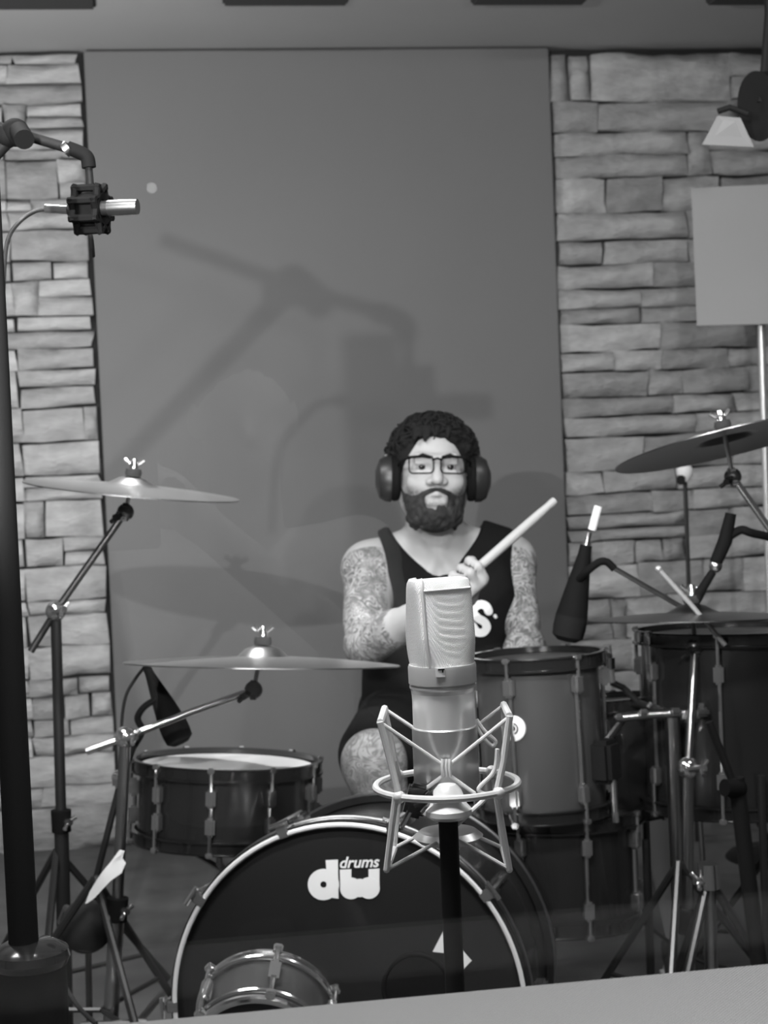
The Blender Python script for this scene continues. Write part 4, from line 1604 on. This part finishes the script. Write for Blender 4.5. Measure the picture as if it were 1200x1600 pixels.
def torso(fl, inf=0.0):
    fl.ell(chest + V((0, 0, .0)), (.168 + inf, .112 + inf, .165 + inf), .03)
    fl.ell(belly, (.165 + inf, .125 + inf, .15 + inf), .05)
    fl.ell(pelv, (.170 + inf, .13 + inf, .11 + inf), .05)
    for s in (-1, 1):
        fl.ell(chest + V((s * .075, -.055, .04)), (.085 + inf, .055 + inf, .065 + inf), .03)
    for sh in (shR, shL):
        fl.cap(neck + V((0, .01, .03)), sh + V((0, .01, .012)), .045 + inf, .046 + inf, .035)
    fl.cap(neck + V((0, .02, -.03)), chest, .07 + inf, .09 + inf, .03)


def hand(fl, wr, pc, grip, side, fine=True):
    """palm plus four curled fingers and a thumb closing round the line through pc along grip"""
    wr, pc, grip = V(wr), V(pc), V(grip).normalized()
    fwd = (pc - wr).normalized()
    fwd = (fwd - grip * fwd.dot(grip)).normalized()
    nrm_ = grip.cross(fwd).normalized() * side
    pal = pc - fwd * .02 + nrm_ * .022
    fl.cap(wr, pal - fwd * .02, .026, .028, .015)
    for q in (-.026, -.009, .009, .026):
        fl.cap(pal - fwd * .03 + grip * q * .8, pal + fwd * .03 + grip * q, .015, .013, .008)
    for i, q in enumerate((.033, .011, -.011, -.031)):
        L_ = (.9, 1.0, .95, .8)[i]
        b0 = pal + fwd * .032 + grip * q
        b1 = pc + fwd * (.030 * L_) + nrm_ * -.004 + grip * q
        b2 = pc + fwd * .010 - nrm_ * .022 + grip * q
        b3 = pc - fwd * .012 - nrm_ * .016 + grip * q
        fl.cap(b0, b1, .0095, .009, .003)
        fl.cap(b1, b2, .009, .0085, .003)
        fl.cap(b2, b3, .0085, .0075, .003)
    t0 = pal - fwd * .02 + grip * .034
    t1 = pc - fwd * .018 + grip * .044 - nrm_ * .006
    t2 = pc + fwd * .008 + grip * .040 - nrm_ * .018
    fl.cap(t0, t1, .013, .0105, .004)
    fl.cap(t1, t2, .0105, .0085, .003)


lo_ = np.array([-.30, 2.98, .03])
hi_ = np.array([.68, 3.86, 1.34])
xs = var_axis(lo_[0], hi_[0], HC.x - .10, HC.x + .10, .0065, .0026)
ys = var_axis(lo_[1], hi_[1], 3.36, 3.53, .0065, .0028)
zs = var_axis(lo_[2], hi_[2], HC.z - .15, HC.z + .13, .0065, .0026)
fl = Field(xs, ys, zs)
torso(fl)
fl.cap(hp(0, -.035, -.05), neck + V((0, .01, -.02)), .058, .066, .02)
# sternomastoid and collar bones
for s, sh in ((-1, shR), (1, shL)):
    fl.cap(hp(s * .05, -.01, -.07), neck + V((s * .02, -.055, -.035)), .012, .011, .012)
    fl.cap(neck + V((s * .025, -.055, -.045)), sh + V((-s * .02, -.03, .03)), .011, .012, .02)
# arms
for sh, el, wr in ((shR, elR, wrR), (shL, elL, wrL)):
    wd = 1.0 if sh is shR else .80
    fl.ell(sh, (.058 * wd, .060, .058), .03)
    fl.cap(sh, el, .050 * wd, .041 * wd, .03)
    fl.cap(sh.lerp(el, .25), sh.lerp(el, .7), .048 * wd, .044 * wd, .02)
    fl.cap(el, wr, .040, .027, .015)
    fl.cap(el.lerp(wr, .1), el.lerp(wr, .45), .041, .036, .02)
STICK_TIP, STICK_BUTT = at(868, 781, 3.22), at(694, 934, 3.10)
grip_d = (STICK_TIP - STICK_BUTT).normalized()
GR = STICK_BUTT + grip_d * .05
hand(fl, wrR, GR, grip_d, 1)
hand(fl, wrL, haL, V((.6, -.6, -.3)), -1)
# legs
for hp_, kn_, an_ in ((hipR, knR, anR), (hipL, knL, anL)):
    fl.cap(hp_, kn_, .082, .056, .03)
    fl.ell(kn_, (.058, .058, .06), .02)
    fl.cap(kn_, an_, .052, .034, .02)
    fl.cap(kn_.lerp(an_, .15) + V((0, .02, 0)), kn_.lerp(an_, .5) + V((0, .015, 0)), .050, .042, .02)
    fl.cap(an_ + V((0, .02, -.04)), an_ + V((0, -.13, -.05)), .034, .03, .02)
# head
he(fl, (0, -.025, .040), (.076, .096, .084), .03)
he(fl, (0, .018, -.030), (.064, .072, .088), .03)
he(fl, (0, .050, -.090), (.036, .030, .026), .02)
for s in (-1, 1):
    hc(fl, (s * .056, -.012, -.045), (s * .026, .050, -.092), .017, .018, .025)
    he(fl, (s * .036, .062, -.022), (.026, .022, .022), .018)
    he(fl, (s * .077, -.015, .0), (.010, .018, .032), .008)
    he(fl, (s * .031, .098, .010), (.019, .016, .0125), .012, 'cut')
hc(fl, (-.040, .074, .030), (-.010, .084, .024), .010, .010, .014)
hc(fl, (.040, .074, .030), (.010, .084, .024), .010, .010, .014)
hc(fl, (0, .084, .018), (0, .108, -.022), .0085, .0125, .008)
for s in (-1, 1):
    he(fl, (s * .014, .096, -.026), (.010, .011, .008), .006)
    hc(fl, (s * .006, .106, -.033), (s * .008, .104, -.030), .004, .004, .003, 'cut')
    # lids
    hc(fl, (s * .020, .082, .0175), (s * .043, .077, .0165), .004, .004, .004)
    hc(fl, (s * .021, .080, -.001), (s * .042, .076, -.001), .0035, .0035, .004)
hc(fl, (-.021, .081, -.056), (0, .090, -.053), .0055, .007, .006)
hc(fl, (.021, .081, -.056), (0, .090, -.053), .0055, .007, .006)
hc(fl, (-.016, .083, -.069), (.016, .083, -.069), .0075, .0075, .007)
hc(fl, (-.020, .094, -.0615), (.020, .094, -.0615), .003, .003, .003, 'cut')


def seg_d(vs, a, b):
    a, b = np.array(a), np.array(b)
    ab = b - a
    tq = np.clip(((vs - a) @ ab) / (ab @ ab), 0, 1)
    return np.linalg.norm(vs - a - tq[:, None] * ab, axis=1), tq


def ink_tone(vs):
    m_ = np.zeros(len(vs))
    for sh, el, wr in ((shR, elR, wrR), (shL, elL, wrL)):
        d0, t0_ = seg_d(vs, sh, el)
        out = (vs[:, 0] - sh.x) * (-1 if sh is shR else 1) > -.035
        m_ = np.maximum(m_, ((d0 < .075) & (t0_ > .0) & out).astype(float))
        d1, t1_ = seg_d(vs, el, wr)
        m_ = np.maximum(m_, ((d1 < .06) & (t1_ < .55)) * 1.0)
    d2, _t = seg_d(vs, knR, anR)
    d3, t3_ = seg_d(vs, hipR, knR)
    m_ = np.maximum(m_, np.where((d2 < .09) | ((d3 < .1) & (t3_ > .6)), .75, 0))  # right leg greyed at part strength through the same mask
    return m_


body = field_obj('body', fl, M['skin'], person, ink_tone, 2, .5)


def stubble(vs):
    d_ = np.array(vs) + np.array(WORLD[person.name].translation) - np.array(HC)
    lx, ly, lz = (d_ @ np.array(q) / HS for q in (h_r, h_f, h_up))
    low_ = np.clip((-.028 - lz - .018 * np.clip((.06 - np.abs(lx)) / .06, 0, 1)) / .018, 0, 1) * np.clip((lz + .125) / .02, 0, 1) * np.clip((ly - .0) / .02, 0, 1)
    mouth = np.clip((np.sqrt((lx / .026) ** 2 + ((lz + .066) / .020) ** 2) - .75) / .5, 0, 1)
    return low_ * (.35 + .65 * mouth)


me_ = body.data
co = np.empty(len(me_.vertices) * 3, dtype=np.float32)
me_.vertices.foreach_get('co', co)
a_ = me_.attributes.new('stubble', 'FLOAT', 'POINT')
a_.data.foreach_set('value', stubble(co.reshape(-1, 3)).astype(np.float32))

# tank top
ft_ = Field(np.arange(-.14, .40, .006), np.arange(3.38, 3.82, .006), np.arange(.46, 1.06, .006))
torso(ft_, .007)
ft_.ell(at(632, 925, 3.53), (.055, .055, .12), .03)
ft_.cap(neck + V((-.03, .01, .03)), shR + V((.012, -.01, .018)), .055, .054, .03)
ft_.ell(at(768, 940, 3.53), (.055, .055, .12), .03)
ft_.cap(neck + V((.03, .01, .03)), shL + V((-.01, -.01, .02)), .055, .055, .03)
zn = at(695, 900, 3.5).z
nx0 = at(685, 865, 3.5).x


def cut_fn(fn):
    ft_.put(fn, (-1, 0, -1), (1, 9, 9), .006, 'cut')


zt_ = at(690, 828, 3.5).z
cut_fn(lambda X, Y, Z: (((np.abs((X - nx0) / .102) ** 1.3 + np.abs((Z - zt_ - .01) / (zt_ + .01 - zn)) ** 1.3) ** (1 / 1.3) - 1) * .09) + 0 * Y)
for s, sh in ((-1, shR), (1, shL)):
    cx_, cz_ = sh.x + s * (.034 if s < 0 else .064), sh.z - .015
    cut_fn(lambda X, Y, Z, cx_=cx_, cz_=cz_: ((np.sqrt(((X - cx_) / .072) ** 2 + ((Z - cz_ - .01) / .125) ** 2) - 1) * .07) + 0 * Y)
cut_fn(lambda X, Y, Z: (.50 - Z) * -1 + 0 * X + 0 * Y - 0.0)
top_o = field_obj('tank_top', ft_, M['tank'], person, None, 2, .5)
top_o['label'] = 'black sleeveless tank top with white lettering'

# lettering on the chest
SURF_Y = 3.44


def stroke(pts, w, Y):
    """flat ribbon with round ends laid along pixel points at depth Y"""
    g = G()
    P = smooth_path([at(x, y, Y) for x, y in pts], 6)
    n_ = len(P)
    view = V((0, 1, 0))
    L_, R_ = [], []
    for i in range(n_):
        tq = (P[min(i + 1, n_ - 1)] - P[max(i - 1, 0)]).normalized()
        s_ = tq.cross(view).normalized() * w / 2
        L_.append(P[i] + s_)
        R_.append(P[i] - s_)
    vs_ = L_ + R_
    fs_ = [(i, i + 1, n_ + i + 1, n_ + i) for i in range(n_ - 1)]
    g.add(vs_, fs_)
    for e in (P[0], P[-1]):
        c_ = [e + V((math.cos(k * math.pi / 6), 0, math.sin(k * math.pi / 6))) * w / 2 for k in range(12)]
        g.add(c_, [tuple(range(12))])
    return g


def chest_print(name, g, lab=None):
    o = obj(name, g, M['print'], top_o, label=lab)
    bm = bmesh.new()
    bm.from_mesh(o.data)
    bmesh.ops.subdivide_edges(bm, edges=bm.edges, cuts=1)
    bm.to_mesh(o.data)
    bm.free()
    sw = o.modifiers.new('wrap', 'SHRINKWRAP')
    sw.target = top_o
    sw.wrap_method = 'PROJECT'
    sw.use_project_y = True
    sw.use_negative_direction = True
    sw.use_positive_direction = True
    sw.offset = .003
    return o


chest_print('letter', stroke([(766, 959), (762, 951), (753, 948), (744, 953), (742, 962), (749, 970), (759, 976), (763, 985), (757, 993), (747, 992), (741, 983)], .0175, 3.42), 'white letter S')
chest_print('letter', stroke([(733, 948), (734, 960), (733, 974)], .016, 3.42), 'edge of another white letter')
chest_print('apostrophe', stroke([(743, 937), (740, 945)], .007, 3.42), 'white apostrophe')
chest_print('print_dot', stroke([(776, 966), (777, 968)], .007, 3.42))
chest_print('print_dot', stroke([(737, 1001), (739, 1009)], .013, 3.42))

# shorts
fs_ = Field(np.arange(-.16, .66, .007), np.arange(3.05, 3.84, .007), np.arange(.38, .72, .007))
fs_.ell(pelv, (.182, .142, .12), .03)
for hp_, kn_ in ((hipR, knR), (hipL, knL)):
    fs_.cap(hp_, hp_.lerp(kn_, .84), .096, .080, .03)
field_obj('shorts', fs_, M['shorts'], person, None, 2, .5)

# hair, beard
hb = .17
cx, cy, cz = HC
fh_ = Field(np.arange(cx - hb, cx + hb, .003), np.arange(cy - hb, cy + hb, .003), np.arange(cz - .12, cz + .16, .003))
he(fh_, (0, -.035, .045), (.092, .100, .086), .01)
he(fh_, (0, .075, -.005), (.062, .055, .066), .012, 'cut')
he(fh_, (.0, .09, -.06), (.075, .075, .085), .012, 'cut')
he(fh_, (0, -.03, -.12), (.11, .13, .075), .01, 'cut')
rs = random.Random(3)
for i in range(620):
    th = rs.uniform(0, 2 * math.pi)
    u_ = rs.uniform(-.25, 1)
    q = math.sqrt(1 - u_ * u_)
    x_, y_, z_ = q * math.cos(th) * .091, -.035 + q * math.sin(th) * .098, .045 + u_ * .086
    if y_ > .0 and z_ < .078 - abs(x_) * .35 + rs.uniform(-.004, .004):
        continue
    if z_ < .0 and y_ > -.03:
        continue
    r_ = rs.uniform(.004, .010)
    he(fh_, (x_ * rs.uniform(.97, 1.09), y_ * rs.uniform(.97, 1.06), z_ * rs.uniform(.98, 1.05)), (r_, r_, r_ * rs.uniform(.8, 1.2)), .007)
for x_, z_ in ((.012, .076), (.020, .068), (.030, .078), (-.005, .080), (-.03, .075), (.042, .07)):
    hc(fh_, (x_, .055, .095), (x_ + .004, .072, z_), .008, .004, .006)
field_obj('hair', fh_, M['hair'], person, None, 1, .4)['label'] = 'tousled short dark curly hair'

hs = G()
for i in range(700):
    th = rs.uniform(0, 2 * math.pi)
    u_ = rs.uniform(-.2, 1)
    q = math.sqrt(1 - u_ * u_)
    n_ = V((q * math.cos(th), q * math.sin(th), u_))
    b0 = V((n_.x * .095, -.035 + n_.y * .101, .045 + n_.z * .089))
    if b0.y > .0 and b0.z < .088 - abs(b0.x) * .3:
        continue
    if b0.z < .0 and b0.y > -.03:
        continue
    tg = n_.cross(V((rs.uniform(-1, 1), rs.uniform(-1, 1), rs.uniform(-1, 1)))).normalized()
    cu = n_.cross(tg)
    R0 = rs.uniform(.008, .021)
    pts = [b0 + n_ * (R0 * .6 * math.sin(a) + .001) + tg * (R0 * math.cos(a)) + cu * (a * .003) for a in (0, .7, 1.4, 2.1, 2.8, 3.6)]
    hs.tube([hp(*p) for p in pts], [.0016, .0022, .0024, .0022, .0016, .0006], 5)
hso = obj('loose_curls', hs, M['hair'], person)
hso['kind'] = 'stuff'

fb = Field(np.arange(cx - .10, cx + .10, .0026), np.arange(cy - .14, cy + .06, .0026), np.arange(cz - .15, cz + .02, .0026))
he(fb, (0, .018, -.034), (.066, .076, .090), .01)
he(fb, (0, .046, -.098), (.044, .040, .033), .02)
for s in (-1, 1):
    hc(fb, (s * .058, -.010, -.030), (s * .034, .045, -.090), .017, .021, .015)
    he(fb, (s * .046, .066, -.020), (.040, .060, .030), .008, 'cut')
    hc(fb, (s * .020, .10, -.083), (0, .10, -.083), .008, .008, .004, 'cut')
he(fb, (0, .06, .0), (.060, .09, .040), .008, 'cut')
he(fb, (0, .100, -.068), (.028, .040, .020), .006, 'cut')
he(fb, (0, -.06, -.03), (.10, .075, .12), .008, 'cut')
for s in (-1, 1):
    hc(fb, (s * .004, .0945, -.0425), (s * .028, .083, -.050), .0035, .0045, .005)
    hc(fb, (s * .030, .079, -.052), (s * .036, .068, -.080), .0045, .007, .006)
for i in range(380):
    th = rs.uniform(-1.25, 1.25)
    zz = rs.uniform(-.122, -.045)
    r_ = .003 + .003 * rs.random()
    sc2 = 1 if zz > -.09 else math.sqrt(max(.1, 1 - ((zz + .09) / .045) ** 2))
    x_, y_ = .064 * math.sin(th) * sc2, .012 + .078 * math.cos(th) * sc2
    if abs(x_) < .028 and zz > -.080:
        continue
    if zz > -.03 - (y_ * .5) and y_ > .03:
        continue
    he(fb, (x_, y_, zz), (r_, r_, r_ * 1.3), .003)
field_obj('beard', fb, M['beard'], person, None, 1, .4)['label'] = 'short dark full beard'

for s in (-1, 1):
    Me = Matrix(((h_r.x, h_up.x, h_f.x, 0), (h_r.y, h_up.y, h_f.y, 0), (h_r.z, h_up.z, h_f.z, 0), (0, 0, 0, 1)))
    c_ = hp(s * .031, .0685, .0085)
    ey = obj('eye', G().ball(T(c_), .0125), M['eye'], person)
    obj('iris', G().lathe(T(c_) @ Me, [(0, .0131), (.005, .0125), (.0070, .0110), (.0070, .009)], 20), M['iris'], ey)
    # eyebrows
    g = G().tube([hp(s * .012, .093, .027), hp(s * .03, .090, .033), hp(s * .048, .078, .028)], [.0035, .0042, .002], 8)
    obj('eyebrow', g, M['hair'], person)

for an_, nm in ((anR, 'shoe'), (anL, 'shoe')):
    g = G()
    Ms = T(an_)
    g.ball(T(an_ + V((0, -.06, -.055))), .046, .13, .045, 20, 12)
    g.ball(T(an_ + V((0, .015, -.03))), .043, .055, .06, 20, 12)
    sh_ = obj('shoe', g, M['shoe'], person)
    obj('sole', G().box(T(an_ + V((0, -.055, -.088))), .08, .25, .022, .008), M['knob'], sh_)

# headphones
hd_ = thing('headphones', 'big black closed headphones on the drummer head', 'headphones', hp(0, -.02, .12))
for s in (-1, 1):
    Mc = Matrix(((h_r.x * s, h_f.x, h_up.x, 0), (h_r.y * s, h_f.y, h_up.y, 0), (h_r.z * s, h_f.z, h_up.z, 0), (0, 0, 0, 1)))
    c_ = hp(s * .089, -.008, -.008)
    Mx = T(c_) @ Mc @ Matrix.Rotation(math.pi / 2, 4, 'Y') @ Matrix.Diagonal((1.18, .86, 1, 1))
    cup = obj('ear_cup', G().lathe(Mx, [(0, .034), (.022, .034), (.035, .028), (.041, .016), (.042, .004), (0, .002)], 32), M['cup'], hd_)
    obj('cup_plate', G().lathe(Mx, [(0, .0375), (.015, .037), (.022, .0335), (0, .033)], 28), M['dark_metal'], cup)
    obj('cushion', G().torus(Mx @ T((0, 0, -.004)), .030, .0125, 32, 10), M['black_plastic'], hd_)
    obj('yoke', G().tube([c_ + (h_r * s * .012 + h_up * .05), c_ + (h_r * s * .018 + h_up * .02)], .006, 8), M['dull_chrome'], hd_)
pts = []
for i in range(25):
    a = math.pi * i / 24
    pts.append(hp(.096 * math.cos(a), -.02, .02 + .100 * math.sin(a) ** .8))
g = G()
for i in range(24):
    pass
g.tube(pts, .0075, 8)
g.tube([p + h_f * -.012 for p in pts], .0065, 8)
obj('headband', g, M['black_plastic'], hd_)

# glasses
gl_ = thing('glasses', 'dark rectangular glasses on the drummer face', 'glasses', hp(0, .1, .01))
def rrect(cx_, cz_, w, h_, y0, n_=6, r_=.009):
    out = []
    for (sx, sz, a0) in ((1, 1, 0), (-1, 1, 90), (-1, -1, 180), (1, -1, 270)):
        for k in range(n_):
            a = (a0 + 90 * k / (n_ - 1)) * D2R
            x_ = cx_ + sx * (w / 2 - r_) + r_ * math.cos(a)
            z_ = cz_ + sz * (h_ / 2 - r_) + r_ * math.sin(a)
            out.append(hp(x_, y0 - abs(x_) * .22, z_))
    return out
rims = G()
for s in (-1, 1):
    R_ = rrect(s * .034, .010, .052, .036, .110)
    rims.tube(R_, .0016, 8, closed=True)
    rims.tube([hp(s * .010, .109, .0265), hp(s * .034, .1045, .0285), hp(s * .062, .098, .0265)], [.0022, .0028, .003], 8)
rims.tube([hp(-.011, .109, .020), hp(0, .114, .023), hp(.011, .109, .020)], .0024, 8)
obj('frame', rims, M['black_plastic'], gl_)
for s in (-1, 1):
    obj('temple', G().tube([hp(s * .061, .097, .025), hp(s * .077, .055, .022), hp(s * .082, -.02, .012)], .0024, 8), M['black_plastic'], gl_)

# drumstick in his hand
g = G()
L_ = (STICK_TIP - STICK_BUTT).length
Mx = frame(STICK_BUTT, STICK_TIP - STICK_BUTT)
g.lathe(Mx, [(0, 0), (.007, .001), (.0088, .006), (.0094, L_ * .6), (.0088, L_ - .05), (.0074, L_ - .02), (.0084, L_ - .012), (.0076, L_ - .003), (0, L_)], 18)
tag(obj('drumstick', g, M['wood'], origin=STICK_BUTT), 'pale wooden drumstick raised in the drummer hand', 'drumstick')

# drum throne
t = thing('drum_throne', 'round black drum stool under the drummer', 'stool', V((pelv.x, pelv.y + .02, 0)))
obj('seat', G().lathe(T((pelv.x, pelv.y + .02, 0)), [(0, .37), (.15, .37), (.165, .385), (.168, .425), (.15, .452), (0, .455)], 40), M['black_plastic'], t)
obj('post', G().tube([V((pelv.x, pelv.y + .02, .08)), V((pelv.x, pelv.y + .02, .37))], .016, 14), M['dull_chrome'], t)
tripod(t, pelv.x, pelv.y + .02, .24, .26, .5)

# ------------------------------------------------------------------ the booth side, seen only mirrored in the pane
PANE_P = ROOM @ V((0, GLASS_D + .017, 0))


def mirrored(px, py, Y):
    """the real place, on the booth side, of something whose mirror image stands at (px, py, Y)"""
    p = at(px, py, Y)
    return p - E_N * (2 * (p - PANE_P).dot(E_N))


head2 = mirrored(380, 655, 2.72)
ph = thing('person', 'photographer in a pale shirt on the booth side, faintly mirrored in the window', 'person', V((head2.x, head2.y, 0)))
g2 = V((0, 0, 1))
right2 = V((E_U.x, E_U.y, 0))
to_glass = -E_N
ch2 = head2 - g2 * .40 - to_glass * .02
sh2 = [head2 - g2 * .235 + right2 * (s * .185) - to_glass * .02 for s in (-1, 1)]
el2 = [head2 - g2 * .44 + right2 * (s * .22) + to_glass * .14 for s in (-1, 1)]
hand2 = [V((.055, -.06, 1.09)), V((-.055, -.06, 1.09))]
if (hand2[0] - sh2[0]).length + (hand2[1] - sh2[1]).length > (hand2[1] - sh2[0]).length + (hand2[0] - sh2[1]).length:
    hand2.reverse()
hip2 = head2 - g2 * .72
c0 = V((head2.x, head2.y, 0))
f2 = Field(np.arange(c0.x - .42, c0.x + .42, .011), np.arange(c0.y - .35, min(c0.y + .55, -.03), .011), np.arange(.02, head2.z + .20, .011))
f2.ell(head2 + g2 * .02, (.078, .095, .105), .02)
f2.ell(head2 - g2 * .05 + to_glass * .03, (.055, .06, .07), .02)
f2.cap(head2 + to_glass * .09, head2 - g2 * .03 + to_glass * .105, .010, .014, .01)
for s in (-1, 1):
    f2.ell(head2 + right2 * (s * .08), (.012, .02, .03), .01)
f2.cap(head2 - g2 * .06, ch2 + g2 * .15, .056, .062, .02)
fsh = Field(f2.xs, f2.ys, f2.zs)
for fl_, inf in ((f2, 0.0), (fsh, .012)):
    fl_.ell(ch2, (.165 + inf, .11 + inf, .19 + inf), .03)
    fl_.ell(hip2 + g2 * .14, (.155 + inf, .115 + inf, .17 + inf), .05)
    for sh, el in zip(sh2, el2):
        fl_.cap(ch2 + g2 * .14, sh, .055 + inf, .055 + inf, .03)
        fl_.cap(sh, el, .05 + inf, .042 + inf, .02)
for el, ha in zip(el2, hand2):
    f2.cap(el, ha - (ha - el).normalized() * .06, .042, .028, .02)
    f2.cap(ha - (ha - el).normalized() * .06, ha, .030, .034, .012)
    for q in (-.028, -.009, .010, .029):
        f2.cap(ha + g2 * q, ha + g2 * q + V((-ha.x, 0, 0)) * .45 + V((0, .012, 0)), .010, .009, .003)
    f2.cap(ha + g2 * .02, ha + g2 * .05 + V((-ha.x, 0, 0)) * .5 - V((0, .02, 0)), .012, .010, .004)
    fsh.cap(el, el.lerp(ha, .25), .054, .050, .02)
ftr = Field(f2.xs, f2.ys, f2.zs)
for s in (-1, 1):
    hj = hip2 + right2 * (s * .085)
    kn = V((hj.x, hj.y, .50)) + right2 * (s * .02)
    an = V((hj.x, hj.y, .09)) + right2 * (s * .03)
    for fl_, inf in ((f2, 0.0), (ftr, .014)):
        fl_.cap(hj, kn, .082 + inf, .056 + inf, .03)
        fl_.cap(kn, an, .054 + inf, .036 + inf, .02)
    f2.cap(an - g2 * .03, an - g2 * .04 + to_glass * .14, .038, .034, .02)
f2.ell(hip2 + g2 * .02, (.16, .12, .12), .04)
ftr.ell(hip2 + g2 * .02, (.175, .135, .12), .04)
field_obj('body', f2, M['shirt'], ph, None, 2, .5).data.materials[0] = M['skin']
field_obj('shirt', fsh, M['shirt'], ph, None, 2, .5)
field_obj('trousers', ftr, M['shorts'], ph, None, 2, .5)
obj('hair', G().ball(T(head2 + g2 * .045 - to_glass * .012), .085, .098, .095, 24, 14), M['hair'], ph)
t = thing('phone', 'slim dark phone held up by the photographer', 'phone', V((0, -.03, 1.09)))
obj('body', G().box(T((0, -.030, 1.095)), .074, .008, .150, .003), M['black_gloss'], t)
obj('lens_plate', G().box(T((0, -.0255, 1.150)), .03, .002, .03, .0006), M['dark_metal'], t)
pb_ = mirrored(237, 293, 3.55)
t = thing('booth_bulb', 'tiny bare bulb on the booth side mirrored as a bright dot', 'lamp', pb_)
me_ = bpy.data.materials.new('lit_bulb')
me_.use_nodes = True
me_.node_tree.nodes['Principled BSDF'].inputs['Emission Color'].default_value = (1, 1, 1, 1)
me_.node_tree.nodes['Principled BSDF'].inputs['Emission Strength'].default_value = 5
obj('bulb', G().ball(T(pb_), .011), me_, t)
obj('socket', G().tube([pb_ - V((0, .01, 0)), V((pb_.x, pb_.y - .12, pb_.z))], .007, 12), M['black_plastic'], t)
